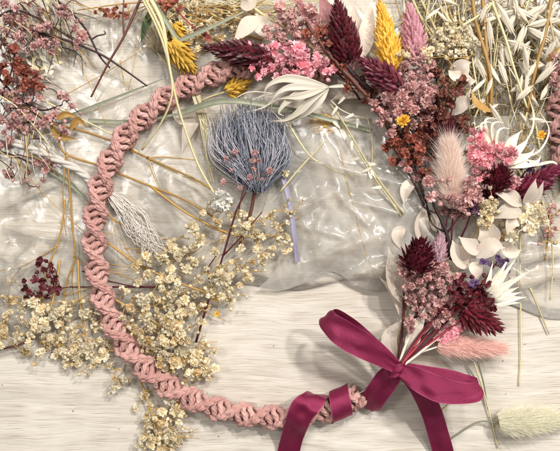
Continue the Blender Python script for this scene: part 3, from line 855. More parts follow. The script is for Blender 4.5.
# dark twig and woody stems through the upper bouquet
strand([(306, 22, 30), (326, 50, 34), (345, 72, 36), (368, 98, 34), (390, 130, 28)], 1.6, 2.4, M['brown'], 'stem', '', '', parent=W, kinks=.6)
strand([(330, 48, 32), (352, 72, 34), (372, 92, 32)], 2.0, 2.4, M['dark'], 'stem', '', '', parent=W, kinks=.5)
strand([(245, 0, 16), (262, 14, 22), (295, 34, 24), (340, 68, 26)], 1.4, 1.8, M['pale'], 'stem', '', '', parent=W)
strand([(388, 140, 24), (408, 172, 24), (428, 215, 22), (447, 262, 26), (420, 340, 30)], .7, 1.5, M['dark'], 'stem', '', '', parent=W, kinks=.5)
strand([(452, 262, 28), (446, 232, 34), (436, 210, 34), (432, 200, 36)], 2.3, 1.0, M['dark'], 'stem', '', '', parent=W, kinks=.3)
strand([(424, 190, 34), (421, 198, 34), (425, 208, 34), (436, 213, 34)], .7, .9, M['dark'], 'stem', '', '', parent=W)
strand([(446, 235, 32), (455, 222, 38), (470, 205, 38)], 1.1, .7, M['maroon'], 'stem', '', '', parent=W)
strand([(430, 218, 30), (434, 226, 30), (445, 232, 30)], .7, .9, M['dark'], 'stem', '', '', parent=W)
# spikes
head((272, 59, 30), (203, 47, 30), 28, M['burg'], W, seed=11, n=170, bl=10)
head((350, 63, 34), (336, -2, 44), 29, M['burg'], W, seed=12, n=170, bl=10)
head((394, 76, 34), (379, -2, 44), 25, M['yel'], W, seed=13, n=190, bl=9, bw=4, label='bright yellow canary grass head')
head((416, 62, 34), (409, 2, 42), 26, M['pinkb'], W, seed=14, n=180, bl=9, bw=4, label='pale pink canary grass head')
head((400, 88, 40), (357, 58, 46), 27, M['burgm'], W, seed=15, n=150, bl=10, label='plum canary grass head')
head((415, 272, 34), (422, 238, 58), 32, M['burg'], W, seed=16, n=120, bl=13, bw=4.5, flare=1.0)
head((436, 266, 28), (441, 231, 36), 20, M['lilac'], W, seed=17, n=120, bl=8, bw=3.6, label='pale lilac pink canary grass head')
head((462, 308, 32), (503, 331, 40), 32, M['wine'], W, seed=18, n=150, bl=12, bw=4.6, flare=.9)
head((494, 190, 34), (505, 164, 46), 24, M['burg'], W, seed=19, n=100, bl=12, bw=5, flare=1.1)
head((486, 188, 34), (498, 186, 48), 22, M['burg'], W, seed=20, n=80, bl=12, bw=5, flare=1.1)
head((518, 196, 28), (566, 163, 34), 26, M['mag'], W, seed=21, n=150, bl=9, label='magenta canary grass head')
head((440, 340, 26), (462, 326, 30), 18, M['pinkb'], W, seed=22, n=80, bl=9, bw=4)
# bunny tails
t = bunny((453, 208, 34), (448, 140, 42), 20, M['peach'], W, 'bunny_tail', seed=31, n=5200, hl=14, flare=.75); t["label"] = 'upright cream and peach bunny tail'
t = bunny((436, 345, 30), (506, 349, 22), 21, M['peachp'], W, 'bunny_tail', seed=32, n=4600, hl=10, flare=.45); t["label"] = 'horizontal pink bunny tail by the bow'
strand([(402, 366, 38), (418, 354, 36), (440, 346, 31)], .9, .8, M['bleach'], 'stem', '', '', parent=W)
bunny((448, 150, 22), (432, 108, 22), 26, M['maroon'], W, 'feathery_plume', seed=33, n=900, hl=16, flare=.9, hw=.25)
# sprays of blossoms
def WS(path, fl, m, key, seed, nm='baby_breath_sprig', **k): return spray(path, fl, M[m], key, W, nm, seed=seed, **k)
random.seed(1)
WS([(350, 78, 26), (320, 66, 28), (285, 60, 30), (262, 62, 30)],
   F([(275, 45, 10), (274, 53, 11), (289, 53, 13), (302, 56, 13), (292, 62, 10), (261, 61, 12), (271, 68, 12), (285, 73, 12), (258, 77, 9), (306, 68, 15), (315, 64, 13), (298, 48, 12), (265, 56, 9),
      (255, 50, 8), (296, 73, 10), (321, 67, 12), (326, 72, 10), (282, 46, 9), (252, 68, 8), (280, 60, 11), (310, 74, 11), (317, 57, 10), (264, 72, 9), (300, 64, 11), (325, 62, 9), (276, 76, 8), (332, 70, 9), (268, 48, 8)], 34, sj=.12)
   + F([(247, 58), (250, 44), (262, 46), (290, 42), (308, 50), (328, 80)], 36, 5, 'u'), 'redst', 'pink', 1, 'pink_baby_breath')
WS([(355, 85, 26), (320, 45, 28), (290, 20, 30)],
   F([(279, 7, 12), (292, 11, 9), (287, 18, 11), (280, 18, 9), (294, 24, 10), (311, 9, 15), (269, 36, 11, ), (282, 37, 9), (266, 29, 8), (305, 20, 8), (300, 2, 9), (322, 24, 8), (276, 27, 8), (298, 34, 9), (315, 38, 9), (290, 30, 8)], 33, sj=.12)
   + F([(318, 30), (300, 28), (270, 14), (325, 38), (333, 55)], 33, 4.5, 'u'), 'maroon', 'mauve2', 2)
strand([(402, 145, 24), (410, 165, 24), (426, 186, 24)], .6, .6, M['dark'], 'stem', '', '', parent=W)
WS([(400, 145, 26), (408, 110, 32), (415, 75, 34)],
   F([(388, 98, 16), (406, 89, 14), (411, 76, 12), (422, 80, 13), (407, 106, 12), (419, 95, 15), (380, 111, 11), (374, 103, 9), (380, 123, 10), (391, 133, 11), (415, 62, 12), (413, 100, 11), (429, 92, 10), (425, 68, 11),
      (421, 87, 11), (399, 81, 9), (430, 76, 9), (405, 66, 10), (398, 112, 9), (414, 110, 11), (385, 116, 9), (402, 96, 11), (412, 86, 12), (423, 58, 9), (431, 64, 9), (396, 104, 9), (426, 101, 10)], 46, sj=.1)
   + F([(390, 120), (400, 74), (410, 58), (372, 110), (394, 126), (386, 88), (418, 72)], 46, 5, 'u'), 'maroon', 'mauve', 3)
# rust statice
def rusty(cl, key, seed, path, z=36):
    random.seed(seed); fl = []
    for (x, y, r, n) in cl:
        fl += [(x+rnd(-r, r), y+rnd(-r, r), z+rnd(-5, 7), rnd(6.5, 9.5), random.choice('sssu')) for _ in range(n)]
    fl = [(a, b, c, d*(.6 if e == 'u' else 1), e) for a, b, c, d, e in fl]
    WS(path, fl, 'dark', key, seed, 'rust_statice_sprig')
rusty([(436, 74, 6, 6), (440, 90, 7, 8), (436, 108, 8, 9), (446, 116, 6, 6), (440, 128, 9, 8), (428, 122, 8, 7)], 'rust', 51, [(440, 175, 24), (438, 130, 30), (436, 70, 34)])
rusty([(460, 82, 4, 6), (456, 92, 5, 7), (452, 104, 5, 7)], 'rust', 52, [(442, 140, 24), (452, 110, 32), (461, 80, 36)])
rusty([(412, 132, 8, 8), (402, 148, 9, 9), (390, 146, 6, 5), (420, 150, 8, 8), (412, 142, 6, 5)], 'rusto', 53, [(425, 200, 22), (412, 165, 28), (398, 142, 32)])
rusty([(335, 22, 3, 3), (322, 30, 5, 6), (326, 44, 5, 4), (306, 34, 4, 3), (340, 66, 6, 4), (352, 84, 6, 4), (334, 60, 4, 3)], 'rusto', 54, [(360, 100, 26), (335, 60, 30), (320, 25, 32)], z=33)
rusty([(428, 148, 8, 5), (434, 158, 6, 4), (452, 130, 7, 5), (466, 122, 6, 3)], 'rust', 55, [(450, 210, 24), (442, 175, 26), (440, 140, 26)], z=26)
rusty([(424, 112, 8, 10), (444, 140, 9, 10), (456, 122, 7, 8), (432, 92, 6, 6), (446, 80, 5, 5), (468, 130, 6, 5)], 'rust', 56, [(450, 215, 20), (440, 160, 24), (436, 100, 28)], z=28)
rusty([(400, 134, 8, 8), (410, 150, 8, 8), (426, 138, 8, 8), (434, 170, 6, 5), (470, 150, 6, 4)], 'rusto', 57, [(430, 215, 18), (416, 170, 22), (402, 130, 26)], z=26)
rusty([(372, 96, 8, 7), (362, 82, 7, 6), (384, 108, 7, 6)], 'rust', 58, [(400, 150, 20), (380, 110, 24), (350, 70, 26)], z=28)
rusty([(396, 158, 6, 5), (414, 162, 7, 7), (424, 172, 5, 4)], 'rusto', 59, [(430, 215, 18), (420, 185, 22), (408, 155, 26)], z=24)
WS([(430, 215, 22), (412, 180, 26), (400, 160, 26)], F([(408, 170), (416, 178), (424, 160), (432, 168), (402, 164)], 28, 8), 'dark', 'mauve', 60)
# small yellow everlasting
def everlasting(p, size, m, parent, name, seed, label=None, n=60, dome=.55, dirn=(0, 0, 1)):
    random.seed(seed); mb = MB()
    for i in range(n):
        t = (i+.5)/n; a = i*2.39996
        el = math.radians(64-72*t)
        d = Vector((math.cos(a)*math.cos(el), math.sin(a)*math.cos(el), math.sin(el)))
        n2 = Vector((-math.cos(a)*math.sin(el), -math.sin(a)*math.sin(el), math.cos(el)))
        petal(mb, d+n2*.15, n2+Vector((0, 0, .2)), .42+.6*t+rnd(-.08, .1), rnd(.22, .3)+.1*t, rnd(-.1, .25)*(1-t), base=.1, wave=.05)
    q = Vector(dirn).to_track_quat('Z', 'Y'); c = V(*p)
    mb.v = [c+(q @ v)*size*.5 for v in mb.v]
    o = put(mb, name, M[m], parent, c, smooth=False)
    if label and parent is not None: o["label"] = label
    return o
everlasting((403, 121, 46), 15, 'yel', W, 'everlasting_head', 61, 'small yellow everlasting', dirn=(-.3, .5, .8))
everlasting((541, 135, 30), 10, 'yel', W, 'everlasting_head', 62, n=30)
everlasting((389, 341, 12), 6, 'yel', W, 'everlasting_head', 63, n=24)
# right side coral cluster
random.seed(2)
WS([(455, 215, 28), (478, 180, 32), (492, 150, 34)],
   F([(480, 146, 14), (492, 144, 12), (477, 157, 15), (495, 152, 13), (485, 166, 13), (476, 171, 10), (487, 176, 10), (479, 137, 11), (511, 153, 13), (500, 148, 12), (488, 157, 12), (503, 158, 11), (486, 148, 11), (472, 148, 9),
      (470, 140, 8), (494, 164, 11), (479, 179, 9), (472, 162, 9), (508, 162, 8), (482, 131, 8), (516, 181, 9), (512, 187, 8), (473, 132, 8)], 42, sj=.1), 'redst', 'hot', 4, 'pink_baby_breath')
WS([(448, 258, 28), (446, 225, 34), (455, 200, 36)],
   F([(428, 182, 13), (432, 197, 15), (470, 183, 13), (460, 190, 12), (477, 194, 12), (469, 197, 13), (460, 200, 11), (463, 208, 13), (453, 196, 10), (479, 199, 10), (472, 188, 10), (455, 205, 9), (467, 190, 9)], 46, sj=.08)
   + F([(449, 179), (442, 180), (471, 205), (478, 187), (484, 187), (468, 214), (446, 197), (440, 204), (452, 188)], 46, 6, 'u'), 'maroon', 'mauve', 5)
WS([(470, 250, 26), (485, 215, 32), (505, 195, 34)],
   F([(486, 204, 10), (492, 210, 11), (483, 213, 10), (489, 218, 9), (480, 221, 10), (487, 224, 9), (495, 203, 8)], 42) + F([(484, 207), (491, 198), (498, 212), (490, 188), (514, 178)], 43, 5, 'u'), 'straw', 'cream', 6)
WS([(500, 240, 24), (515, 225, 30), (528, 215, 34)],
   F([(512, 237, 13), (530, 230, 14), (531, 215, 11), (537, 217, 11), (528, 208, 10), (540, 209, 10), (522, 218, 10), (534, 223, 11), (543, 214, 9), (534, 203, 9), (545, 222, 8), (507, 199, 8), (515, 203, 7)], 36, sj=.1), 'straw', 'creamw', 7, bias=.2)
WS([(515, 190, 24), (525, 172, 30), (540, 165, 32)], F([(521, 167), (527, 163), (534, 165), (539, 161), (544, 167), (520, 160), (514, 168), (530, 170)], 36, 6, 's', key='purp'), 'dark', 'purp', 8, 'purple_statice_sprig', rt=.3)
WS([(460, 240, 26), (468, 222, 34), (472, 205, 38)], F([(470, 203), (475, 208), (466, 207), (474, 201), (478, 214), (468, 212)], 44, 6, 's', key='purp'), 'maroon', 'purp', 9, 'purple_statice_sprig')
WS([(470, 300, 28), (488, 275, 32), (500, 258, 34)], F([(498, 257), (486, 262), (490, 264), (500, 262), (507, 260), (507, 272), (472, 283), (477, 282), (474, 287), (482, 261), (504, 266)], 40, 6.5, 's', key='purp'), 'maroon', 'purp', 10, 'purple_statice_sprig')
# lower bouquet dusty blossoms
random.seed(3)
WS([(399, 364, 38), (412, 325, 32), (428, 285, 32), (440, 268, 34)],
   F([(403, 271, 12), (429, 263, 11), (430, 270, 12), (439, 271, 11), (450, 279, 12), (438, 303, 13), (409, 322, 14), (443, 319, 13), (446, 313, 10), (433, 298, 10), (407, 278, 10), (422, 292, 9), (413, 297, 8), (444, 267, 9), (427, 277, 9),
      (443, 290, 9), (440, 283, 9), (420, 281, 8), (452, 288, 8), (434, 311, 9), (411, 330, 8), (424, 316, 8), (402, 264, 9), (452, 321, 9), (412, 286, 8), (437, 325, 8), (457, 275, 9), (436, 276, 9), (414, 272, 8), (447, 300, 8), (424, 300, 7)], 42, sj=.1)
   + F([(417, 270), (413, 310), (428, 306), (405, 290), (440, 295), (421, 308), (450, 305), (415, 302), (432, 288)], 42, 5, 'u'), 'maroon', 'mauve', 11)
WS([(400, 365, 40), (430, 335, 36), (460, 300, 36), (475, 288, 36)],
   F([(460, 280, 10), (487, 284, 10), (491, 302, 9), (480, 290, 10), (469, 291, 10), (477, 297, 11), (460, 299, 10), (475, 303, 10), (484, 297, 9), (465, 285, 8), (455, 293, 8), (489, 292, 8), (468, 300, 9), (452, 300, 8), (494, 308, 8), (486, 309, 9), (470, 310, 9), (461, 308, 9), (456, 284, 8),
      (478, 310, 9), (446, 306, 7), (452, 310, 8)], 44, kind='s', sj=.1, key='wine')
   + F([(472, 277), (464, 275), (448, 289), (484, 275), (495, 298), (440, 310), (466, 316)], 44, 5.5, 'u', key='wine'), 'maroon', 'wine', 12, 'burgundy_statice_sprig')
WS([(400, 366, 38), (425, 345, 34), (450, 330, 32)], F([(441, 333, 9), (448, 337, 10), (455, 331, 9), (444, 341, 8), (461, 327, 9), (452, 341, 8), (458, 339, 8), (436, 338, 7)], 33, sj=.1), 'redst', 'pink', 13, 'pink_baby_breath')
random.seed(31)
WS([(452, 262, 24), (452, 225, 28), (458, 195, 30)], F(scatter(460, 200, 22, 20, 22, 310, 7), 32, 9), 'maroon', 'mauve', 14)
WS([(399, 364, 34), (415, 320, 28), (430, 285, 28)], F(scatter(430, 292, 24, 26, 30, 311, 7), 33, 8.5), 'maroon', 'mauve2', 15)
WS([(400, 365, 36), (430, 330, 30), (465, 298, 30)], F(scatter(470, 300, 22, 16, 24, 312, 6), 34, 8, kind='s', key='wine'), 'maroon', 'wine', 16, 'burgundy_statice_sprig')
WS([(350, 84, 22), (320, 60, 24), (285, 40, 24)], F(scatter(300, 34, 26, 22, 26, 313, 7), 26, 8.5), 'maroon', 'mauve2', 17)
WS([(400, 145, 22), (412, 105, 26), (420, 70, 26)], F(scatter(412, 98, 24, 30, 26, 314, 8), 35, 9.5), 'maroon', 'mauve', 18)
WS([(500, 250, 20), (510, 225, 24), (520, 210, 26)], F(scatter(505, 222, 26, 14, 18, 315, 7), 26, 8), 'straw', 'creamw', 19)
# white calyx flowers with long thin tips
def calyx(rays, parent, name, m='leafw', foot=None, label=None):
    """rays: list of (points foot..tip, width)"""
    mb = MB()
    for pts, w in rays:
        c = crv(pv(pts), 7); N = len(c); R = []
        for i, p in enumerate(c):
            t = i/(N-1); T = (c[min(i+1, N-1)]-c[max(0, i-1)]).normalized()
            sd = T.cross(Vector((0, 0, 1)))
            if sd.length < .05: sd = Vector((1, 0, 0))
            sd.normalize(); up = sd.cross(T)
            ww = w*.5*(math.sin(math.pi*min(1, (t+.1)*1.05))**1.3 if t < .45 else (1-(t-.45)/.55)**1.5*.97)+.25*(1-t)+.16
            R.append([p+sd*x*ww+up*(abs(x)**1.5*ww*.45) for x in (-1, -.6, -.2, .2, .6, 1)])
        mb.grid(R)
    o = put(mb, name, M[m], parent, mb.v[0].copy())
    sm = o.modifiers.new('thickness', 'SOLIDIFY'); sm.thickness = .3*S; sm.offset = 0
    if label: o["label"] = label
    return o
M['ivory'] = mat('ivory_calyx', '#faf4e6', '#ece2cc', rough=.5, transl=.3, scale=120)
calyx([([(328, 87, 36), (306, 90, 42), (288, 101, 42), (279, 112, 40), (284, 116, 38)], 6), ([(328, 87, 34), (312, 93, 44), (298, 97, 46), (286, 98, 44), (274, 100, 40)], 6), ([(328, 87, 34), (305, 81, 40), (284, 79, 42), (268, 86, 42), (263, 98, 38)], 7.5), ([(328, 87, 34), (308, 87, 42), (288, 88, 46), (275, 96, 44), (271, 108, 38)], 6),
       ([(328, 88, 34), (312, 99, 40), (300, 111, 38), (286, 120, 34), (271, 121, 32)], 7.5), ([(328, 89, 34), (320, 102, 36), (303, 115, 32), (284, 121, 30), (272, 111, 32)], 5),
       ([(328, 86, 34), (306, 92, 38), (282, 96, 36), (262, 108, 32), (240, 113, 28)], 4), ([(328, 87, 34), (345, 86, 30), (360, 88, 26)], 2.5)],
      W, 'white_seed_calyx', 'ivory', label='white star calyx with curled tips on the upper bouquet')
R2 = []
random.seed(8)
for tx, ty, tz in ((486, 122, 48), (490, 118, 44), (497, 122, 50), (503, 128, 48), (480, 126, 40)):
    R2.append(([(500, 160, 34), ((500+tx)/2-5, (160+ty)/2, 42), (tx-5, ty+4, tz), (tx, ty, tz), (tx+7, ty+1, tz-2)], 2.2))
for tx, ty, w in ((519, 134, 8), (526, 142, 9), (538, 160, 9), (532, 152, 8), (512, 138, 7)):
    R2.append(([(501, 166, 30), (501+(tx-501)*.4, 166+(ty-166)*.4, 40), (tx-3, ty+3, 42), (tx+3, ty-4, 40)], w))
R2.append(([(501, 166, 30), (530, 166, 38), (552, 162, 36), (558, 168, 34), (550, 171, 34)], 2))
R2.append(([(520, 150, 36), (532, 130, 42), (533, 112, 40), (528, 95, 38)], 1.2))
R2.append(([(520, 160, 36), (540, 150, 40), (549, 130, 38), (540, 112, 36)], 1.2))
calyx(R2, W, 'white_seed_calyx', 'ivory')
R3 = []
for tx, ty, w in ((511, 254, 5), (517, 257, 6), (493, 261, 5), (527, 271, 6), (519, 287, 9), (527, 297, 9), (505, 270, 8), (513, 278, 9), (500, 268, 7), (521, 303, 7), (522, 292, 7), (508, 284, 8), (533, 269, 3)):
    R3.append(([(484, 302, 32), (484+(tx-484)*.35, 302+(ty-302)*.35, 42), (484+(tx-484)*.7, 302+(ty-302)*.7, 44), (tx, ty, 40)], w))
calyx(R3, W, 'white_seed_calyx', 'ivory', label='white spiky calyx on the lower bouquet')
# wisps by the brush flower
for i, (pts) in enumerate([[(300, 92, 26), (262, 96, 26), (232, 112, 24), (200, 112, 22)], [(290, 96, 24), (250, 92, 26), (228, 104, 24)], [(330, 100, 16), (345, 112, 18), (372, 120, 14)]]):
    strand(pts, .8, .3, M['bleach'], 'dry_wisp', '', '', parent=W)

# ---------------------------------------------------------------- second hoop at the right edge
def hc2(s):
    a = math.radians(205)-s/150.0
    c = V(695, 122, 10); rr = 136
    a = math.radians(150)+s/rr
    return c+Vector((rr*math.cos(a), rr*math.sin(a), 0)), Vector((-math.sin(a), math.cos(a), 0)), Vector((math.cos(a), math.sin(a), 0))
o = macrame(hc2, 136*math.radians(58), M['cord2'], None, 'macrame_hoop', sgn=-1)
meta(o, 'dusty pink macrame cord of another hoop at the right edge beside the white calyx', 'macrame cord')

exec_loose = True
# ---------------------------------------------------------------- loose pieces on the table
# slate brush flower
random.seed(70)
root = empty('brush_flower', V(255, 190, 0), 'slate blue bristly brush flower lying inside the hoop under the white calyx', 'dried flower')
mb = MB()
for i in range(470):
    a = rnd(-1, 1); b = rnd(-1, 1)
    if a*a+b*b > 1: continue
    top = V(247+a*36+rnd(-5, 5), 106+abs(a)**2*16+rnd(-8, 22), 20+b*14+rnd(-2, 2))
    foot = V(258+a*9, 188+rnd(-4, 4), 16+b*6)
    mid = foot.lerp(top, .45)+Vector((a*17, rnd(-3, 3), b*4))
    q = foot.lerp(top, .78)+Vector((a*7+rnd(-3, 3), rnd(-2, 2), b*3))
    j = lambda k: Vector((rnd(-k, k), rnd(-k, k), rnd(-1, 2)))
    mb.tube(crv([foot+j(2), mid+j(3.5), q+j(3.5), top+j(7)], 4), .5, .24, 3, cap=False)
for i in range(230):
    x = rnd(-34, 32); y = rnd(125, 185)
    a = rnd(.9, 2.2)+random.choice((0, 3.14)); l = rnd(5, 15)
    p = V(252+x*(1-(y-125)/110), y, rnd(24, 33)); q = p+Vector((math.cos(a)*l, math.sin(a)*l, rnd(-2, 2)))
    mb.tube([p, p.lerp(q, .5)+Vector((rnd(-2, 2), rnd(-2, 2), 1)), q], .35, .18, 3, cap=False)
put(mb, 'bristles', M['slate'], root)
mb = MB()
for i in range(90):
    a = rnd(-1, 1); foot = V(257+a*12, 180+rnd(-20, 8), 26)
    top = V(247+a*40+rnd(-4, 4), 100+abs(a)*22+rnd(-6, 20), 26+rnd(-3, 5))
    m_ = foot.lerp(top, .5)+Vector((a*12+rnd(-6, 6), rnd(-5, 5), rnd(4, 9)))
    mb.tube(crv([foot, m_, top+Vector((rnd(-8, 8), rnd(-3, 3), 0))], 6), .32, .18, 3, cap=False)
put(mb, 'pale_bristles', mat('pale_lilac_fibre', '#e4e0e6', '#c2bfca', rough=.5, transl=.2, vmin=1, vmax=1), root)
mb = MB(); mb.blob(V(254, 172, 14), Vector((-.05, 1, 0)), 11, 34, 10, 6); put(mb, 'base_cup', mat('slate_core', '#6a6c78', '#4a4b58', transl=0), root)
mb = MB(); mb.tube(crv(pv([(256, 184, 13), (250, 215, 10), (238, 250, 9)]), 6), 1.8, 1.5, 6); put(mb, 'stem', M['brown'], root)
# lilac paper strip
blade([(283, 176, 17), (290, 205, 20), (294, 235, 19), (297, 262, 12)], 6.5, M['tag'], 'paper_strip', 'narrow pale lilac paper strip standing among the cream blossoms', 'paper strip', taper=0, fold=.2)
# white strawflower
root = empty('strawflower', V(170, 60, 0), 'white strawflower on a long pale curved stem inside the hoop', 'dried flower')
put_shared(blossom_mesh('flower_head', M['white'], 71, 70), 'flower_head', root, V(222, 200, 34), (.3, .2, 0), (11, 12, 9))
mb = MB(); mb.tube(crv(pv([(143, -6, 30), (163, 35, 33), (171, 75, 37), (180, 113, 32), (197, 162, 30), (215, 195, 31)]), 7), 1.3, 1.1, 6); put(mb, 'stem', M['pale'], root)
# paired straw
strand([(140, -6, 31), (158, 30, 33), (168, 62, 35), (172, 95, 37), (160, 125, 28), (142, 150, 16)], 1.2, .9, M['pale'], 'straw_stem', 'pale straw stem passing over the macrame cord and curling to the left', 'straw')
strand([(148, -6, 28), (162, 22, 28), (167, 50, 30)], 2.2, 1.6, M['pale'], 'straw_stem', 'short thick pale straw at the top edge beside the fuzzy beige tail', 'straw')
# grey green blades
blade([(146, -8, 22), (164, 18, 25), (178, 41, 28)], 6, M['gg'], 'grass_blade', 'grey green blade with bent tip, short arm left of the yellow heads', 'grass blade', taper=0)
blade([(178, 41, 28), (205, 30, 28), (245, 11, 20)], 6, M['gg'], 'grass_blade', 'long grey green blade lying across the yellow heads', 'grass blade', taper=.6)
blade([(62, 119, 9), (110, 100, 10), (165, 78, 11)], 5, M['gg'], 'grass_blade', 'faded grey green blade below the crossed brown twigs', 'grass blade')
blade([(88, 121, 8), (140, 121, 9), (212, 106, 12)], 6, M['gg'], 'grass_blade', 'grey green blade passing under the cord above the ochre stem', 'grass blade')
blade([(178, 114, 18), (225, 101, 34), (290, 110, 27), (372, 131, 14)], 8, M['gg'], 'grass_blade', 'broad grey green blade lying across the slate brush flower', 'grass blade', taper=.3)
blade([(45, 168, 6), (70, 184, 7), (90, 204, 7)], 9, M['gg'], 'grass_blade', 'short wide grey green blade left of the cord under the cotton rope', 'grass blade')
# twigs upper left
def twig(paths, m, label, name='twig', r=1.3):
    b = pv(paths[0])[0]
    mb = MB()
    for i, p in enumerate(paths): mb.tube(crv(pv(p), 6), r if i == 0 else r*.7, r*.6 if i == 0 else r*.4, 6)
    o = put(mb, name, m, None, b); meta(o, label, 'twig'); return o
random.seed(72)
twig([[(50, -6, 16), (82, 24, 16), (99, 55, 16), (110, 68, 15)], [(91, 40, 16), (97, 36, 17), (105, 34, 18), (104, 31, 18)]], M['dark'], 'dark twig with a curled side shoot running down from the top left')
twig([[(30, 30, 19), (66, 40, 19), (100, 54, 19), (122, 68, 17), (147, 86, 14)]], M['dark'], 'straight dark twig crossing the curled twig and the red brown twig', r=1.3)
twig([[(142, -4, 17), (124, 36, 21), (108, 64, 20), (91, 97, 14)], [(124, 36, 21), (123, 18, 18), (124, -4, 18)]], M['brown'], 'red brown forked twig running down from the top edge toward the cord', r=1.5)
twig([[(-6, 350, 9), (15, 346, 12), (36, 338, 12)]], M['brown'], 'short red brown twig at the left edge among cream blossoms', r=1.6)
twig([[(196, 342, 10), (208, 302, 16), (223, 256, 20), (236, 212, 24), (246, 192, 24)], [(212, 290, 15), (208, 270, 16), (216, 256, 17)], [(223, 256, 20), (240, 238, 22), (262, 212, 24)]], M['maroon'], 'thin dark maroon twig rising through the cream blossoms to the brush flower', r=1.2)
# rust grass at top
spray([(175, 2, 16), (130, 3, 14), (78, 10, 10)], [(x, y, 14, rnd(4, 6), 's') for x, y in scatter(113, 11, 20, 7, 16, 73, 3)], M['ochre'], 'rusto', None, 'rust_grass_sprig',
      'rust orange feathery grass sprig lying along the top edge above the twigs', 'dried flower', seed=73, r=.9)
# fuzzy beige tail and leaf near top
root = empty('bunny_tail_grass', V(155, 36, 0), 'small fuzzy beige bunny tail left of the yellow heads near the top', 'dried flower')
bunny((157, 52, 12), (152, 28, 16), 20, M['beige'], root, 'flower_head', n=1500, hl=5, seed=74)
mb = MB(); mb.tube(crv(pv([(157, 52, 11), (165, 62, 9), (180, 74, 8)]), 5), .9, .8, 6); put(mb, 'stem', M['pale'], root)
o = leaf([(150, 10, 10), (146, 28, 12), (140, 44, 9)], 8, M['green'], None, 'leaf'); meta(o, 'small dark green leaf fragment left of the beige bunny tail', 'leaf')
# yellow heads
def loose_head(base, tip, w, m, label, seed, stem, **k):
    root = empty('canary_grass', V(base[0], base[1], 0), label, 'dried flower')
    head(base, tip, w, M[m], root, 'flower_head', seed=seed, **k)
    mb = MB(); mb.tube(crv(pv(stem), 5), 1.0, 1.0, 6); put(mb, 'stem', M['pale'], root)
loose_head((168, 40, 22), (196, 74, 22), 26, 'yel', 'yellow canary grass head pointing down at the cord, lower of two under the bent blade', 75, [(168, 40, 20), (160, 28, 14), (150, 15, 10)], n=110, bl=13, bw=4, flare=.6)
loose_head((172, 24, 12), (184, 44, 14), 20, 'yel', 'smaller yellow canary grass head tucked behind the bent grey green blade', 76, [(172, 24, 12), (166, 12, 10), (160, -4, 8)], n=90, bl=9)
loose_head((338, 124, 6), (306, 126, 8), 20, 'yel', 'yellow canary grass head half hidden behind the white calyx and green blade', 77, [(338, 124, 6), (352, 120, 6), (372, 118, 6)], n=90, bl=10)
loose_head((225, 92, 6), (252, 80, 8), 18, 'yel', 'yellow canary grass head peeking below the cord and burgundy spike', 78, [(225, 92, 6), (212, 96, 5), (198, 102, 5)], n=80, bl=10)

# crossing straws and ochre stems left
def ochre(paths, label, r=1.25, m='ochre', name='dried_stem'):
    mb = MB()
    for i, p in enumerate(paths):
        c = crv(pv(p), 6); mb.tube(c, r if i == 0 else r*.65, r*.8 if i == 0 else r*.35, 6)
        mb.blob(c[0], Vector((1, 0, .1)), r*1.5, r*3, 6, 4)
    o = put(mb, name, M[m], None, pv(paths[0])[0]); meta(o, label, 'dried stem'); return o
ochre([[(5, 96, 12), (28, 108, 13), (51, 122, 13), (80, 130, 10), (112, 141, 6), (148, 158, 9), (200, 182, 14), (232, 205, 18)], [(148, 158, 9), (152, 172, 9), (160, 190, 9)], [(148, 158, 9), (165, 157, 8), (195, 160, 8)]], 'long ochre stem running from the pink sprigs under the cord to the strawflower')
ochre([[(52, 122, 12), (58, 138, 12), (66, 154, 10), (100, 166, 5), (150, 186, 8), (185, 200, 12), (215, 218, 16)], [(66, 154, 10), (64, 175, 8), (63, 205, 8), (66, 235, 8)]], 'ochre stem running parallel below the long one to the cream blossoms')
ochre([[(67, 156, 10), (70, 190, 7), (72, 225, 7), (75, 257, 6), (66, 285, 6), (60, 330, 8)], [(75, 257, 6), (86, 268, 5), (98, 292, 5), (112, 320, 6)], [(75, 257, 6), (72, 280, 6), (76, 310, 6)]], 'upright ochre stem left of the cord forking above the maroon stems', 1.15)
ochre([[(65, 200, 9), (62, 225, 9), (57, 246, 9), (48, 268, 9), (40, 300, 10), (42, 330, 12)], [(57, 246, 9), (38, 258, 9), (18, 268, 8), (-6, 271, 8)], [(20, 268, 8), (12, 280, 8), (8, 296, 10)]], 'ochre stem forking to the left edge above the burgundy berry sprig', 1.0)
ochre([[(104, 205, 5), (112, 218, 6), (126, 226, 8), (148, 234, 10), (170, 240, 13)], [(112, 218, 6), (116, 240, 7), (118, 262, 8)], [(126, 226, 8), (136, 245, 9), (140, 268, 10)], [(116, 222, 6), (128, 252, 8), (150, 276, 10)]], 'tan branching stem just inside the cord beside the frayed rope', .85, 'straw')
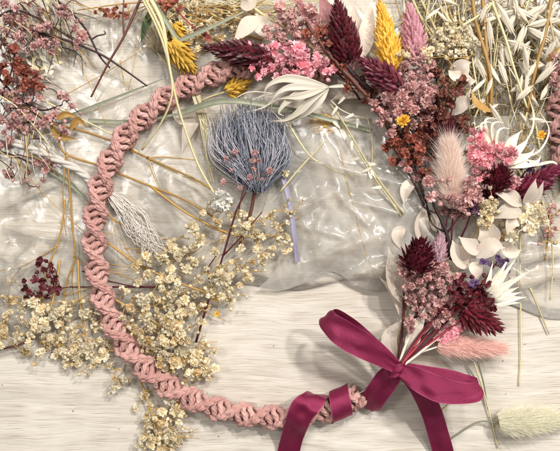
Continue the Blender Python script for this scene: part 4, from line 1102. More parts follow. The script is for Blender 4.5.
for pts, lab in [([(36, 97, 14), (75, 116, 13), (118, 137, 12)], 'thin pale straw ending at the cord beside the ochre stem'),
                 ([(-5, 93, 20), (20, 110, 20), (55, 152, 18)], 'pale straw crossing the pink sprigs and the cotton rope at left'),
                 ([(118, 137, 6), (150, 160, 7), (205, 186, 10)], 'thin pale straw inside the cord along the long ochre stem'),
                 ([(280, 192, 20), (300, 168, 22), (326, 140, 22)], 'short tan straw beside the cream ball flower on the bag'),
                 ([(285, 118, 22), (305, 150, 24), (318, 162, 20), (345, 175, 16)], 'fine pale straw bending across the clear bag from the calyx'),
                 ([(478, 362, 14), (484, 385, 6), (488, 410, 3)], 'short greenish straw hanging below the pink bunny tail'),
                 ([(474, 362, 12), (486, 400, 5), (498, 448, 2)], 'long straw running from the pink bunny tail to the bottom edge'),
                 ([(521, 185, 16), (520, 260, 5), (521, 350, 3), (519, 386, 2)], 'very thin upright straw below the cream blossoms at right'),
                 ([(530, 288, 8), (540, 312, 4), (549, 334, 3)], 'thick short straw on the wood near the right edge'),
                 ([(542, 200, 22), (549, 226, 14), (553, 262, 9), (550, 300, 6)], 'thin tan straw hanging along the right edge over plastic'),
                 ([(468, 386, 2), (455, 399, 2), (440, 412, 2)], 'fine grass stalk lying beside the right ribbon tail')]:
    strand(pts, 1.25 if 'thick' in lab else .95, .6, M['gg'] if 'greenish' in lab else M['pale'], 'straw_stem', lab, 'straw')
for pts, lab in [([(60, 98, 8), (110, 70, 10), (165, 35, 12)], 'hair thin tan stalk running from pink sprig up to the beige tail'), ([(75, 55, 7), (92, 90, 8), (108, 128, 9)], 'hair thin stalk crossing the lowest brown twig'),
                 ([(340, 150, 22), (352, 200, 18), (362, 240, 18), (374, 275, 14)], 'hair thin stalk crossing the clear bag toward the white leaves'),
                 ([(120, 60, 7), (128, 90, 9), (140, 30, 9)], 'hair thin looped stalk right of the forked twig'), ([(10, 150, 8), (40, 190, 8), (92, 240, 6)], 'hair thin stalk on plastic under the cotton rope')]:
    strand(pts, .45, .3, M['straw'], 'fine_stalk', lab, 'straw')

# dried grass with white scales beneath bouquet
root = empty('feather_grass', V(400, 210, 0), 'double pale straw stalk with white flakes lying on the clear bag toward the bouquet', 'grass stalk')
mb = MB()
mb.tube(crv(pv([(404, 214, 24), (372, 170, 26), (342, 120, 24), (330, 104, 20)]), 6), 1.2, .7, 6)
mb.tube(crv(pv([(401, 216, 23), (368, 168, 25), (345, 130, 22), (338, 112, 20)]), 6), 1.0, .6, 6)
mb.tube(crv(pv([(372, 170, 26), (372, 140, 24), (366, 112, 20)]), 5), .6, .4, 5)
put(mb, 'stem', M['pale'], root)
random.seed(79)
for (x, y, a) in [(345, 140, 2.0), (352, 150, 1.6), (350, 160, .2), (366, 165, .1), (368, 170, -1.2), (362, 172, .4), (372, 188, .1), (376, 178, 2.2), (340, 128, 2.4), (345, 118, .4), (332, 115, 1), (357, 128, 1.5), (338, 104, .8)]:
    mb = MB(); p = V(x, y, 26); d = Vector((math.cos(a), math.sin(a), .1)); petal(mb, d, Vector((0, 0, 1)), 9, 3.0, .1, base=0, wave=.3); mb.v = [p+v for v in mb.v]
    put(mb, 'flake', M['bleach'], root)

# cotton rope with frayed end
root = empty('cotton_rope', V(0, 134, 0), 'frayed off white cotton rope passing under the macrame cord at left', 'rope')
mb = MB()
c = crv(pv([(-10, 133, 10), (27, 147, 10), (54, 158, 9), (78, 170, 7), (91, 181, 5), (106, 190, 6)]), 12)
for s in range(3):
    pts = []
    for i, p in enumerate(c):
        T = (c[min(i+1, len(c)-1)]-c[max(0, i-1)]).normalized(); sd = T.cross(Vector((0, 0, 1))); a = i*.28+s*2.094
        pts.append(p+sd*math.cos(a)*2.1+Vector((0, 0, 1))*math.sin(a)*1.7)
    mb.tube(pts, 2.3, 2.3, 8)
put(mb, 'twisted_rope', M['cotton'], root, uv=True)
mb = MB(); random.seed(80)
for i in range(130):
    e = rnd(-1, 1)
    pts = [V(106+rnd(-2, 2), 190+rnd(-2, 2), 6+rnd(-2, 2)), V(122+e*6+rnd(-3.5, 3.5), 205-e*4+rnd(-3.5, 3.5), 10+rnd(-2, 5)), V(136+rnd(-11, 11), 223+rnd(-10, 10), 14+rnd(-3, 5)), V(146+rnd(-12, 12), 238+rnd(-8, 8), 15+rnd(-3, 6)), V(154+rnd(-14, 14), 250+rnd(-14, 12), 16+rnd(-4, 6))][:rnd(0, 1) < .35 and 4 or 5]
    mb.tube(crv(pts, 6), .5, .22, 4, cap=False)
put(mb, 'frayed_end', M['cotton'], root)

# burgundy berry sprig
spray([(166, 287, 14), (130, 287, 13), (90, 287, 6), (70, 287, 9)],
      F([(40, 259, 8), (44, 270, 8), (51, 265, 7), (52, 271, 7), (35, 280, 8), (42, 281, 9), (54, 281, 8), (25, 288, 8), (27, 296, 8), (34, 297, 9), (40, 294, 8), (51, 290, 8), (58, 288, 8), (47, 297, 8), (32, 301, 7), (43, 288, 9), (38, 264, 7), (56, 277, 6), (29, 292, 7)], 14, kind='s', sj=.1)
      + F([(46, 261), (37, 272), (49, 276), (58, 294), (24, 281)], 14, 5, 'u'), M['maroon'], 'wine', None, 'burgundy_statice',
      'burgundy berry like sprig with thin dark stems tucked under the cord at left', 'flower sprig', seed=81, r=1.1, rt=.45, bias=.9)
strand([(82, 271, 9), (105, 280, 8), (140, 288, 12)], .7, .6, M['maroon'], 'fine_stalk', 'thin maroon stalk under the cord above the burgundy berry sprig stems', 'stem')

# cream baby breath
GRP = 'loose sprays of cream baby breath'
def cream(path, pts, label, seed, z=16, size=9.5, nb=20, spread=5, key='cream', r=1.2, zj=7):
    random.seed(seed)
    fl = F(pts, z, size, 'b', zj, .22)
    for _ in range(int(len(pts)*.45)):
        q = random.choice(pts); fl.append((q[0]+rnd(-8, 8), q[1]+rnd(-8, 8), z+rnd(-6, 8), size*rnd(.6, 1.0), 'b'))
    for _ in range(nb):
        q = random.choice(pts); fl.append((q[0]+rnd(-14, 14), q[1]+rnd(-14, 14), max(4, z+rnd(-6, 6)), rnd(3.6, 5.6), 'u'))
    fl = [f[:3]+(f[3]*rnd(.85, 1.12),)+f[4:]+((random.choice(['creamd', 'creamw', 'creamw']),) if key == 'cream' and rnd(0, 1) < .3 else ()) for f in fl]
    for _ in range(nb):
        q = random.choice(pts); fl.append((q[0]+rnd(-11, 11), q[1]+rnd(-11, 11), max(4, z+rnd(-7, 7)), rnd(3.2, 5.2), 'u', random.choice([key, key, 'creamd'])))
    return spray(path, fl, M['straw'], key, None, 'baby_breath_spray', label, 'flower sprig', GRP, seed=seed, r=r, rt=.38, bias=.5)
cream([(150, 186, 8), (190, 215, 14), (235, 235, 20), (270, 235, 22)],
      [(203, 213), (192, 227, 12), (200, 242, 12), (232, 217, 11), (244, 215), (255, 235, 12), (263, 237), (241, 249, 12), (258, 248), (275, 225, 8), (292, 213, 10), (287, 222, 8), (285, 238, 10), (285, 252, 8), (262, 263, 11), (248, 277, 12), (240, 285),
       (222, 278, 14), (237, 232), (224, 238, 8), (216, 222, 8), (270, 216, 8), (232, 262, 9), (252, 262, 9), (273, 248, 8), (214, 252, 9), (247, 226, 8), (268, 256, 9), (280, 230, 8), (225, 290, 10), (236, 270, 9)],
      'cream baby breath spray reaching right to the lilac strip below the brush flower', 82, z=24, nb=26)
cream([(104, 240, 6), (140, 265, 12), (185, 285, 18), (215, 295, 20)],
      [(187, 270, 12), (183, 252, 12), (172, 295, 13), (193, 312, 11), (205, 307, 10), (225, 298, 11), (212, 293, 12), (160, 256, 12), (150, 262, 11), (168, 262), (178, 282, 9), (199, 280, 11), (207, 268, 9), (160, 280, 10), (185, 300, 9), (200, 294, 10), (148, 275, 9), (222, 268, 14), (172, 246, 9), (195, 262, 9), (215, 283, 12)]
      + scatter(175, 272, 40, 28, 14, 831, 9), 'dense middle cream baby breath spray beside the end of the frayed rope', 83, z=18, nb=26)
cream([(100, 292, 5), (125, 305, 10), (160, 325, 16), (185, 345, 18)],
      [(143, 300, 12), (137, 297), (145, 317, 12), (157, 310, 9), (180, 337, 13), (133, 310, 9), (150, 328, 11), (165, 320), (175, 325, 9), (140, 332, 9), (162, 337, 10), (128, 292, 10), (170, 308, 9), (190, 328, 11), (203, 322, 8), (156, 298, 9)] + scatter(155, 318, 34, 26, 18, 841, 8),
      'cream baby breath spray inside the cord below the maroon stem tip', 84, z=17, nb=26)
cream([(120, 325, 5), (150, 345, 12), (185, 360, 14), (205, 358, 16)],
      [(213, 351, 12), (215, 368, 10), (203, 366, 12), (190, 373, 11), (175, 362, 11), (188, 340, 10), (172, 344, 11), (205, 345, 9), (198, 378, 9), (180, 352, 9), (163, 352, 10), (196, 356, 10), (150, 350, 9), (160, 365, 9), (209, 378, 8), (186, 384, 8)] + scatter(180, 355, 32, 22, 14, 851, 7),
      'cream baby breath spray lying above the lower curve of the cord', 85, z=15, nb=22)
cream([(60, 260, 6), (55, 290, 10), (48, 320, 12), (40, 345, 10)],
      [(8, 282, 9), (25, 302, 8), (17, 325, 11), (4, 330, 10), (35, 320, 9), (45, 328, 11), (50, 338, 12), (25, 351, 10), (48, 347, 9), (62, 351, 12), (10, 312, 9), (30, 335, 10), (58, 325, 9), (18, 340, 9), (0, 345, 9), (38, 308, 8), (40, 352, 8), (66, 366, 9), (8, 299, 8)] + scatter(28, 322, 34, 24, 16, 861, 8),
      'cream baby breath spray spreading along the left edge below the burgundy sprig', 86, z=11, nb=24)
cream([(78, 260, 6), (80, 300, 8), (85, 330, 9), (92, 350, 9)],
      [(72, 308, 11), (72, 329, 12), (95, 328, 13), (87, 350, 13), (104, 354, 12), (79, 363, 11), (60, 312, 9), (84, 316, 9), (100, 340, 9), (78, 340, 10), (110, 366, 9), (119, 382, 14), (64, 340, 9), (92, 366, 8), (98, 312, 8), (112, 345, 9), (55, 356, 9)] + scatter(80, 335, 28, 24, 10, 871, 8),
      'cream baby breath spray just left of the cord, its tip touching bare wood', 87, z=11, nb=20)
cream([(128, 350, 4), (142, 385, 8), (152, 415, 10), (158, 445, 10)],
      [(144, 395, 11), (118, 385, 9), (162, 412, 10), (177, 410, 12), (179, 422, 12), (165, 420, 9), (156, 440, 10), (174, 430, 11), (163, 450, 11), (147, 437, 8), (177, 442, 10), (152, 424, 8), (170, 400, 9), (140, 445, 8), (168, 438, 10), (172, 452, 10), (158, 430, 8), (146, 420, 8), (136, 408, 7), (184, 400, 8)] + scatter(160, 432, 20, 20, 10, 881, 6),
      'cream baby breath spray hanging out below the cord to the bottom edge', 88, z=11, nb=30, size=9)
cream([(245, 20, 8), (215, 22, 9), (190, 20, 10), (170, 10, 10)], [(190, 8, 10), (203, 12, 10), (196, 22, 9), (211, 24, 10), (207, 34, 8), (190, 32, 9), (187, 3, 9), (215, 5, 9), (178, 12, 8), (218, 38, 8), (200, 42, 8), (182, 20, 8), (225, 12, 8), (190, 50, 7), (206, 50, 7), (226, 46, 7), (165, 4, 8)],
      'cream baby breath spray at the top edge above the bent grey green blade', 89, z=11, nb=16)
cream([(262, 40, 6), (235, 30, 7), (205, 10, 8), (175, -5, 8)], scatter(208, 24, 42, 26, 26, 895, 7), 'faint tan baby breath spray lying lowest behind the burgundy spike at the top', 896, z=9, nb=26, size=8)
cream([(440, 120, 8), (448, 80, 12), (452, 55, 16)], scatter(452, 42, 20, 14, 34, 901, 4.6), 'flat cream yarrow like cluster standing above the pale leaf at upper right', 90, z=26, size=7.5, nb=30, zj=4, r=1.6, key='creamw')
cream([(395, 70, 8), (400, 50, 30), (404, 45, 40)], [(402, 52, 8), (408, 56, 7), (398, 55, 6), (425, 56, 10), (430, 50, 8), (421, 50, 7)], 'tiny cream blossom cluster between the yellow and the pink heads', 91, z=44, size=7, nb=4, zj=2)
cream([(545, 260, 6), (548, 235, 9), (550, 215, 10)], [(548, 212, 7), (552, 222, 6), (545, 230, 6), (551, 236, 6), (555, 228, 6), (547, 222, 5), (553, 206, 6)], 'small faded blossom sprig at the right edge below the magenta spike', 92, z=12, size=6, nb=6, key='mauve2')
random.seed(170)
for i in range(60):
    cx, cy, rx, ry = random.choice([(175, 275, 45, 35), (155, 325, 40, 35), (40, 315, 45, 25), (90, 330, 20, 35), (160, 425, 20, 25), (245, 240, 40, 30), (115, 245, 20, 30)])
    x, y = cx+rnd(-rx, rx), cy+rnd(-ry, ry); a = rnd(2.2, 4.4); l = rnd(20, 50); z = rnd(5, 12)
    strand([(x, y, z), (x-math.cos(a)*l*.5+rnd(-4, 4), y+math.sin(a)*l*.3, z+2), (x-math.cos(a)*l, y+math.sin(a)*l*.6, z)], rnd(.4, .65), .25, M['straw'], 'fine_stalk', 'hair fine golden tan stalk among the cream baby breath', 'stem', group='fine golden stalks among the baby breath', sub=4, n=4)
# cream ball beside the brush, small yellow flowers
o = put_shared(BL['cream'][1], 'ball_flower', None, V(285, 173, 20), (0, .3, 1), 5.2); meta(o, 'single round cream blossom right of the slate brush flower', 'dried flower')
o = everlasting((217, 314, 14), 7, 'yel', None, 'yellow_flower', 93, n=24); meta(o, 'tiny yellow flower on the wood below the cream blossoms', 'dried flower')
o = everlasting((214, 299, 12), 5, 'yel', None, 'yellow_flower', 94, n=24); meta(o, 'smaller yellow flower bud half hidden in the cream blossoms', 'dried flower')
# pink bud sprig over the brush
spray([(238, 215, 18), (242, 195, 30), (248, 178, 38)], F([(226, 158), (235, 152), (255, 153, 7.5), (253, 161, 6.5), (259, 161, 6), (254, 169), (270, 171, 6.5), (223, 182, 7), (250, 177, 5), (262, 179, 5), (240, 188, 5), (231, 170, 5)], 38, 6, 'b', 1) , M['brown'], 'mauve', None,
      'pink_bud_sprig', 'small sprig of dusty pink buds lying on top of the slate brush flower', 'flower sprig', seed=95, r=.7, rt=.3)
# upper-left pink sprays
GP = 'dusty pink sprays in the upper left corner'
def pinks(path, pts, label, seed, z=18, size=8, nb=14, key='mauve', m='dark', name='pink_statice_spray'):
    random.seed(seed)
    fl = F(pts, z, size, 'b', 5, .2)
    for _ in range(nb):
        q = random.choice(pts); fl.append((q[0]+rnd(-9, 9), q[1]+rnd(-9, 9), z+rnd(-5, 5), rnd(3.4, 4.8), 'u'))
    spray(path, fl, M[m], key, None, name, label, 'flower sprig', GP, seed=seed, r=1.2, rt=.4)
pinks([(-8, 20, 16), (15, 10, 18), (45, 22, 20), (70, 38, 20)], [(60, 15, 9), (68, 16, 9), (75, 28, 9), (82, 36, 10), (76, 42, 8), (76, 48, 7), (56, 43, 10), (52, 52, 9), (43, 43, 11), (34, 46, 9), (39, 28, 8), (47, 26, 10), (30, 30, 9), (36, 34, 8), (64, 8, 7)], 'dusty pink spray reaching right to the crossed twigs at top left', 96, z=24)
pinks([(-8, 60, 14), (10, 30, 18), (18, 4, 20)], [(15, 8, 12), (18, 37, 9), (8, 18, 8), (26, 16, 8), (4, 30, 8), (24, 42, 8), (10, 48, 8), (5, 4, 8), (22, 28, 8), (30, 4, 7)], 'dusty pink spray with upright brown stems in the top left corner', 97, m='brown')
pinks([(-8, 70, 14), (15, 95, 16), (40, 110, 16), (62, 105, 14)], [(66, 97, 11), (60, 95, 9), (72, 106, 9), (55, 115, 9), (65, 132, 8), (62, 128, 8), (32, 90, 10), (38, 84, 8), (16, 81, 11), (24, 84, 9), (40, 98, 8), (28, 100, 9), (34, 110, 8)], 'dusty pink spray beside the rust clump with a tip over bare plastic', 98)
pinks([(-8, 110, 12), (8, 122, 14), (35, 122, 15)], [(4, 93, 11), (11, 125, 12), (18, 126, 11), (30, 118, 10), (43, 123, 11), (24, 112, 9), (36, 127, 9), (8, 108, 9), (14, 116, 9), (4, 132, 8), (26, 130, 9), (48, 118, 8), (18, 102, 9), (2, 118, 8)], 'dense dusty pink spray lying above the cotton rope near left edge', 99)
pinks([(-8, 150, 8), (12, 155, 10), (35, 165, 10)], [(5, 172, 8), (9, 175, 9), (28, 172, 7), (45, 170, 8), (43, 180, 7), (35, 163, 9), (50, 160, 8), (44, 163, 8), (24, 180, 6), (3, 145, 9), (10, 140, 8)], 'faded pink spray lying below the cotton rope on plastic', 100, z=10, size=7)
random.seed(160)
for i in range(80):
    x = rnd(-5, 62); y = rnd(-5, 165)
    if x > 45 and y > 60: x -= 30
    a = rnd(.2, 1.9); l = rnd(18, 50); z = rnd(7, 20)
    strand([(x, y, z), (x+math.cos(a)*l*.5+rnd(-5, 5), y+math.sin(a)*l*.5+rnd(-5, 5), z+3), (x+math.cos(a)*l, y+math.sin(a)*l, max(4, z-2))], rnd(.35, .8), .3, M[('brown', 'bleach', 'pale', 'straw', 'dark')[i % 5]],
           'fine_stalk', ('thin red brown', 'thin bleached white', 'thin pale yellow', 'thin golden tan', 'thin dark')[i % 5]+' stalk among the pink sprays at upper left', 'stem', group='thin stalks among the pink sprays', sub=4, n=5)
pinks([(-8, 30, 10), (20, 60, 12), (40, 70, 12)], [(rnd(0, 50), rnd(5, 130), rnd(5, 8)) for _ in range(26)], 'faded low pink spray lying deepest in the upper left corner', 161, z=13, nb=20, key='mauve2', m='brown')
random.seed(180)
for i in range(75):
    x = rnd(-5, 80); y = rnd(-8, 50)-(8 if i % 2 else 0)
    a = rnd(.1, 1.5); l = rnd(16, 44); z = rnd(5, 18)
    strand([(x, y, z), (x+math.cos(a)*l*.5+rnd(-4, 4), y+math.sin(a)*l*.5+rnd(-4, 4), z+3), (x+math.cos(a)*l, y+math.sin(a)*l, max(4, z-2))], rnd(.3, .75), .28, M[('brown', 'bleach', 'pale', 'straw', 'dark')[i % 5]],
           'fine_stalk', ('thin red brown', 'thin bleached white', 'thin pale yellow', 'thin golden tan', 'thin dark')[i % 5]+' stalk among the pink sprays at upper left', 'stem', group='thin stalks among the pink sprays', sub=4, n=5)
root = empty('bleached_sprig', V(55, 25, 0), 'bleached white sprig with many tiny narrow leaves behind the topmost pink spray', 'dried plant')
mb = MB(); mb.tube(crv(pv([(30, -6, 8), (48, 18, 10), (66, 40, 9)]), 6), .9, .5, 6); put(mb, 'stem', M['pale'], root)
for i in range(34):
    t = rnd(0, 1); x, y = 30+36*t+rnd(-12, 12), -4+44*t+rnd(-9, 9); a = rnd(.2, 1.6); l = rnd(6, 12)
    leaf([(x, y, 9+rnd(-2, 4)), (x+math.cos(a)*l*.5, y+math.sin(a)*l*.5, 12), (x+math.cos(a)*l, y+math.sin(a)*l, 9)], rnd(1.8, 3.2), M['bleach'] if i % 3 else M['pale'], root, 'leaf')
# rust clump
random.seed(101)
fl = []
for x, y, r_, n in [(15, 50, 3, 4), (18, 62, 4, 6), (23, 72, 5, 8), (32, 78, 6, 9), (40, 86, 5, 6), (28, 84, 6, 6), (4, 68, 5, 6), (6, 78, 4, 5)]:
    fl += [(x+rnd(-r_, r_), y+rnd(-r_, r_), 26+rnd(-4, 5), rnd(6, 8.5), 's') for _ in range(n)]
spray([(-6, 100, 14), (8, 82, 18), (16, 50, 22)], fl, M['dark'], 'rusto', None, 'rust_statice', 'brick red statice clump hanging among the pink sprays at upper left', 'flower sprig', seed=101, r=1.1, rt=.45)
# bleached leafy bits under upper left
random.seed(102)
root = empty('bleached_sprig', V(45, 60, 0), 'bleached cream leafy sprig under the pink spray at upper left', 'dried plant')
mb = MB(); mb.tube(crv(pv([(28, 20, 10), (40, 45, 12), (46, 80, 10)]), 6), 1, .6, 6); put(mb, 'stem', M['pale'], root)
for i in range(22):
    x, y = 43+rnd(-14, 14), 60+rnd(-12, 18); a = rnd(0, 6.28); l = rnd(7, 14)
    leaf([(x, y, 11+rnd(-2, 4)), (x+math.cos(a)*l*.5, y+math.sin(a)*l*.5, 13), (x+math.cos(a)*l, y+math.sin(a)*l, 11)], rnd(2.2, 4), M['bleach'] if i % 3 else M['pale'], root, 'leaf')
# olive/tan leaves by ochre stem
for i, (pts, w, lab) in enumerate([([(70, 130, 12), (78, 120, 16), (88, 128, 12)], 7, 'curled golden dry leaf on the ochre stem left of the cord'), ([(50, 125, 14), (60, 136, 16), (78, 139, 12)], 8, 'folded golden dry leaf below the ochre stem at left'),
                               ([(55, 120, 15), (66, 114, 18), (80, 118, 14)], 6, 'small golden dry leaf above the ochre stem beside pink blossoms')]):
    o = leaf(pts, w, M['ochre'], None, 'dry_leaf', roll=.4); meta(o, lab, 'leaf')
# bleached leaves near brush and cord
for pts, w, lab, m in [([(196, 118, 8), (190, 128, 12), (181, 155, 9)], 14, 'faded mauve white leaf left of the brush flower', 'leafw'), ([(172, 105, 8), (188, 118, 11), (215, 112, 9)], 15, 'broad bleached leaf under the green blade inside the cord', 'leafw'),
                       ([(110, 380, 2), (120, 370, 3), (125, 362, 3)], 5, 'tiny bleached leaf beside the lower left of the cord', 'leafw')]:
    o = leaf(pts, w, M[m], None, 'loose_leaf', roll=.2); meta(o, lab, 'leaf')
random.seed(103)
root = empty('dry_grass_sprig', V(200, 100, 0), 'tangled beige grass sprig running down left side of the brush flower', 'dried plant')
mb = MB()
for i in range(9):
    e = rnd(-1, 1)
    mb.tube(crv([V(196+e*4, 95, 14), V(205+rnd(-6, 6), 125, 17), V(211+rnd(-7, 7), 150, 17), V(216+rnd(-9, 9), 175+rnd(-8, 10), 14)], 6), .8, .4, 5, cap=False)
put(mb, 'stem', M['pale'], root)

# ---------------------------------------------------------------- top right: bleached oats, stems, straws
OG = 'bleached oat stalks at the upper right'
def oat(path, spk, label, seed, m='bleach'):
    random.seed(seed)
    c = crv(pv(path), 6)
    root = empty('oat_stalk', Vector((c[0].x, c[0].y, 0)), label, 'oat stalk', OG)
    mb = MB(); mb.tube(c, 1.1, .6, 6)
    for (x, y, a, l, w) in spk:
        p = V(x, y, 22+rnd(-5, 8)); d = Vector((math.cos(a), -math.sin(a), rnd(-.15, .15))).normalized()
        q = min(c, key=lambda v: (v-p).length)
        mb.tube([q, q.lerp(p, .5)+Vector((0, 0, 2)), p], .35, .3, 4, cap=False)
        sp = MB()
        w *= .55; l *= rnd(.85, 1.2)
        for k, off in enumerate((-.07, 0, .06)):
            d2 = (d+Vector((-d.y, d.x, 0))*off*rnd(.6, 1.6)).normalized()
            n = Vector((rnd(-.5, .5), rnd(-.5, .5), 1)); s = d2.cross(n).normalized(); n = s.cross(d2)
            R = []
            for i in range(7):
                t = i/6; ww = w*.5*max(.06, math.sin(math.pi*(t**.8*.93+.05))**1.3)
                cc = p+d2*(l*t*(1-.12*abs(k-1)))+n*(k*.6)
                R.append([cc-s*ww, cc-s*ww*.5+n*ww*.6, cc+n*ww*.8, cc+s*ww*.5+n*ww*.6, cc+s*ww])
            sp.grid(R)
        put(sp, 'spikelet', M[m], root, p)
    put(mb, 'stem', M['pale'], root, c[0])
A = math.radians
oat([(470, 130, 10), (492, 70, 14), (500, 10, 18)], [(496, 2, A(60), 34, 9), (488, 20, A(80), 26, 7), (505, 40, A(20), 26, 7), (480, 45, A(100), 24, 6), (498, 60, A(70), 26, 7), (486, 5, A(110), 22, 6), (510, 8, A(40), 24, 7), (492, 78, A(110), 22, 6)], 'bleached oat stalk between the ochre stems at upper right', 110)
oat([(540, 150, 8), (530, 90, 14), (522, 30, 18), (530, -5, 18)], [(527, 26, A(-14), 30, 9), (526, 30, A(28), 28, 10), (524, 46, A(82), 30, 9), (535, 84, A(-45), 28, 8), (518, 60, A(60), 26, 8), (510, 92, A(-32), 26, 7), (532, 60, A(30), 26, 8), (516, 12, A(120), 24, 7), (530, 8, A(10), 26, 8), (522, 75, A(100), 26, 8)], 'bleached oat stalk with wide plump spikelets near the right edge', 111)
oat([(560, 120, 8), (552, 70, 14), (545, 10, 18)], [(545, 5, A(150), 26, 8), (550, 22, A(160), 26, 7), (540, 48, A(20), 24, 8), (552, 56, A(110), 24, 7), (546, 70, A(60), 24, 8), (540, 100, A(-60), 24, 7), (556, 40, A(120), 20, 7), (536, 14, A(40), 26, 7)], 'bleached oat stalk right at the edge beside the second hoop', 112)
oat([(450, 110, 8), (462, 60, 12), (458, 5, 14)], [(458, 5, A(200), 22, 5), (466, 20, A(70), 22, 6), (470, 40, A(60), 22, 6), (448, 22, A(220), 20, 5), (468, 62, A(100), 22, 6), (440, 8, A(140), 20, 5)], 'slender bleached oat stalk behind the cream yarrow like cluster', 113)
random.seed(150)
for j_, (x0_, y0_, x1_, y1_, nm_) in enumerate([(478, 130, 500, -5, 'fine bleached oat stalk just right of the golden pair of stems'), (560, 60, 515, -5, 'fine bleached oat stalk crossing the top right corner'), (520, 140, 540, 20, 'fine bleached oat stalk under the leaning golden stem')]):
    sp_ = []
    for _ in range(15):
        t_ = rnd(.1, 1); sp_.append((x0_+(x1_-x0_)*t_+rnd(-14, 14), y0_+(y1_-y0_)*t_+rnd(-6, 6), rnd(-1.4, 1.9)+(3.14 if _ % 4 == 0 else 0), rnd(16, 28), rnd(5, 8)))
    oat([(x0_, y0_, 8), ((x0_+x1_)/2+4, (y0_+y1_)/2, 12), (x1_, y1_, 14)], sp_, nm_, 151+j_)
oat([(505, 140, 8), (512, 100, 12), (508, 60, 14)], [(508, 60, A(-70), 24, 8), (500, 84, A(-120), 22, 7), (516, 100, A(-40), 24, 8), (498, 104, A(150), 22, 6), (520, 112, A(60), 20, 7)], 'short bleached oat stalk above the lower white calyx', 114)
for pts, r, lab in [([(472, -6, 24), (476, 22, 26), (490, 73, 28), (491, 118, 22)], 2.2, 'kinked golden stem leaning right at top right, left of a pair'), ([(482, -6, 22), (486, 40, 26), (487, 66, 26), (488, 116, 20)], 2.0, 'straight golden stem at top right, right of a pair'),
                    ([(552, -6, 26), (545, 35, 28), (537, 63, 28), (527, 112, 22)], 2.0, 'golden stem leaning left near the right edge over the oats')]:
    ochre([pts], lab, r)
for pts, r, lab in [([(410, -6, 16), (422, 20, 16), (438, 48, 14)], 1.6, 'pale green stem leaning right of the pink head at the top'), ([(418, -6, 15), (432, 22, 16), (448, 56, 14)], 1.3, 'second pale green stem leaning beside the pink head at the top'),
                    ([(493, 4, 30), (506, 40, 31), (514, 68, 31), (527, 108, 26)], 1.4, 'pale stem crossing over the oats between golden stems'), ([(455, 30, 26), (478, 16, 28), (494, 2, 28)], 1.3, 'thin white stem rising right from the cream cluster'),
                    ([(440, 6, 14), (452, 24, 16), (462, 34, 14)], 1.8, 'grey twig like stem above the cream cluster'), ([(470, 30, 20), (474, 70, 22), (484, 118, 20)], 1.0, 'thin pale stem left of the golden pair'),
                    ([(440, 118, 12), (462, 96, 18), (470, 130, 14)], 1.0, 'thin bent white stem among the rust flowers and pink cluster'), ([(548, 10, 28), (556, 50, 26)], 1.0, 'thin white stem at the upper right edge')]:
    strand(pts, r, r*.8, M['pale'], 'pale_stem', lab, 'stem')
o = leaf([(492, 112, 26), (476, 104, 32), (471, 88, 30)], 9, M['ochre'], None, 'dry_leaf', roll=.5); meta(o, 'golden curled leaf left of the paired golden stems', 'leaf')
o = leaf([(546, 62, 26), (552, 56, 30), (562, 44, 28)], 7, M['ochre'], None, 'dry_leaf', roll=.5); meta(o, 'golden leaf on the leaning stem near the right edge', 'leaf')
for i, (x, y, s_) in enumerate([(552, 62, 13), (556, 74, 12), (550, 52, 9)]): pass
spray([(570, 90, 16), (560, 75, 20), (556, 60, 24)], F([(553, 56, 10), (556, 66, 11), (552, 74, 10), (557, 82, 9), (551, 64, 8)], 26), M['maroon'], 'mauve', None, 'pink_statice_spray', 'dusty pink blossom spray at right edge above the second hoop', 'flower sprig', seed=120, r=1)
# thin straws filling the upper right
random.seed(140); mb = MB()
for i in range(1100):  # low grass layer, its darker colour painting shade into the gaps
    x = rnd(405, 575); y = rnd(-15, 185)
    if x < 440 and y > 60: continue
    if x < 500 and y > 125: continue
    a = rnd(0, 6.28); l = rnd(12, 45); z = rnd(2.5, 9)
    p = V(x, y, z); q = p+Vector((math.cos(a)*l, math.sin(a)*l, rnd(-.5, 1.5)))
    mb.tube([p, p.lerp(q, .5)+Vector((rnd(-3, 3), rnd(-3, 3), rnd(0, 1))), q], rnd(.35, .9), .25, 4, cap=False)
o = put(mb, 'dried_grass', M['olive'], None); meta(o, 'tangled olive brown dry grass coloured darker for the shade in the gaps under the oats', 'dry grass', kind='stuff')
random.seed(121)
for i in range(170):
    x = rnd(405, 556); y = rnd(-5, 125)
    if x < 440 and y > 60: y -= 60
    a = rnd(-2.0, -1.1) if random.random() < .7 else rnd(0, 6.28); l = rnd(30, 75)
    z = rnd(6, 18)
    p = [(x, y, z), (x+math.cos(a)*l*.5+rnd(-3, 3), y+math.sin(a)*l*.5+rnd(-3, 3), z+2), (x+math.cos(a)*l, y+math.sin(a)*l, max(4, z-3))]
    k_ = random.choice(['bleach', 'pale', 'bleach', 'pale', 'straw'])
    strand(p, rnd(.35, .95), rnd(.25, .5), M[k_], 'straw_stem', {'bleach': 'thin bleached white', 'pale': 'thin pale yellow', 'straw': 'thin golden tan'}[k_]+' straw in the loose tangle under the oats', 'straw', group='thin straws in the tangle under the oats', sub=4, n=5)
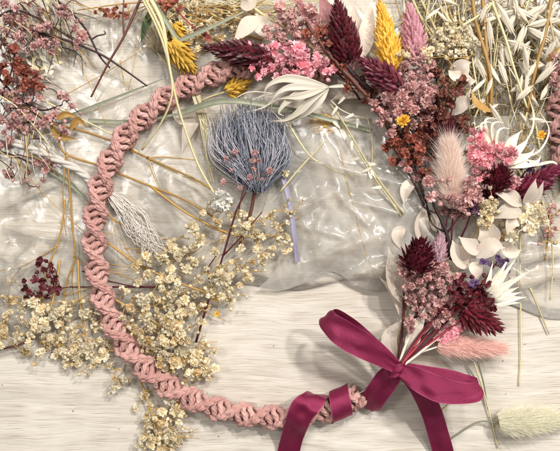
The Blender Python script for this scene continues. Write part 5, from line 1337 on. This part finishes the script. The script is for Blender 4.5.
# straws and tan bits behind the top centre
for i in range(54):
    x = rnd(150, 300); y = rnd(-8, 16); a = rnd(2.6, 3.4) if i % 2 else rnd(.1, 1.0); l = rnd(30, 60); z = rnd(6, 14)
    p = [(x, y, z), (x+math.cos(a)*l*.5, y-math.sin(a)*l*.5+rnd(-4, 4)+12, z+1), (x+math.cos(a)*l, y-math.sin(a)*l+22, z)]
    strand(p, rnd(.5, 1.0), .4, M['straw' if i % 3 == 0 else 'pale'], 'straw_stem', ('thin golden tan' if i % 3 == 0 else 'thin pale yellow')+' straw behind the white leaves at the top edge', 'straw', group='thin straws behind the white leaves', sub=4, n=5)
for i, (a, b, c_) in enumerate([((170, -5, 18), (182, 15, 20), (206, 38, 18)), ((158, -5, 16), (170, 6, 17), (186, 12, 16))]):
    pass
spray([(165, -5, 14), (184, 18, 18), (206, 38, 18)], [(208, 38, 20, 8, 's'), (205, 34, 20, 6, 's'), (170, 4, 18, 9, 's'), (176, 0, 18, 9, 's'), (165, 8, 18, 8, 's'), (160, 2, 18, 7, 's'), (180, 8, 18, 6, 's')], M['redst'], 'rusto', None, 'red_flower_sprig', 'thin red stemmed sprig with small red flowers above the yellow heads', 'flower sprig', seed=122, r=.9)

# celery bunny tail lower right
root = empty('bunny_tail_grass', V(498, 420, 0), 'celery green bunny tail lying alone on the wood at the lower right', 'dried flower')
bunny((497, 423, 13), (572, 418, 14), 34, M['celery'], root, 'flower_head', n=5200, hl=9, seed=130, flare=.4)
mb = MB(); mb.tube(crv(pv([(498, 423, 12), (478, 422, 6), (455, 436, 3), (440, 447, 2)]), 6), .8, .7, 6); put(mb, 'stem', M['gg'], root)
# crumbs
random.seed(131); mb = MB()
for (x, y) in [(506, 394), (503, 361), (73, 411), (119, 429), (525, 344), (500, 449), (2, 385)]+[(rnd(0, 560), rnd(320, 450)) for _ in range(8)]:
    mb.blob(V(x, y, .8), Vector((rnd(-1, 1), rnd(-1, 1), .2)), rnd(.3, .7), rnd(.9, 2.0), 5, 3)
o = put(mb, 'crumbs', M['crumb'], None); o["kind"] = "stuff"; o["label"] = 'tiny plant crumbs scattered on the wooden table'; o["category"] = 'crumbs'
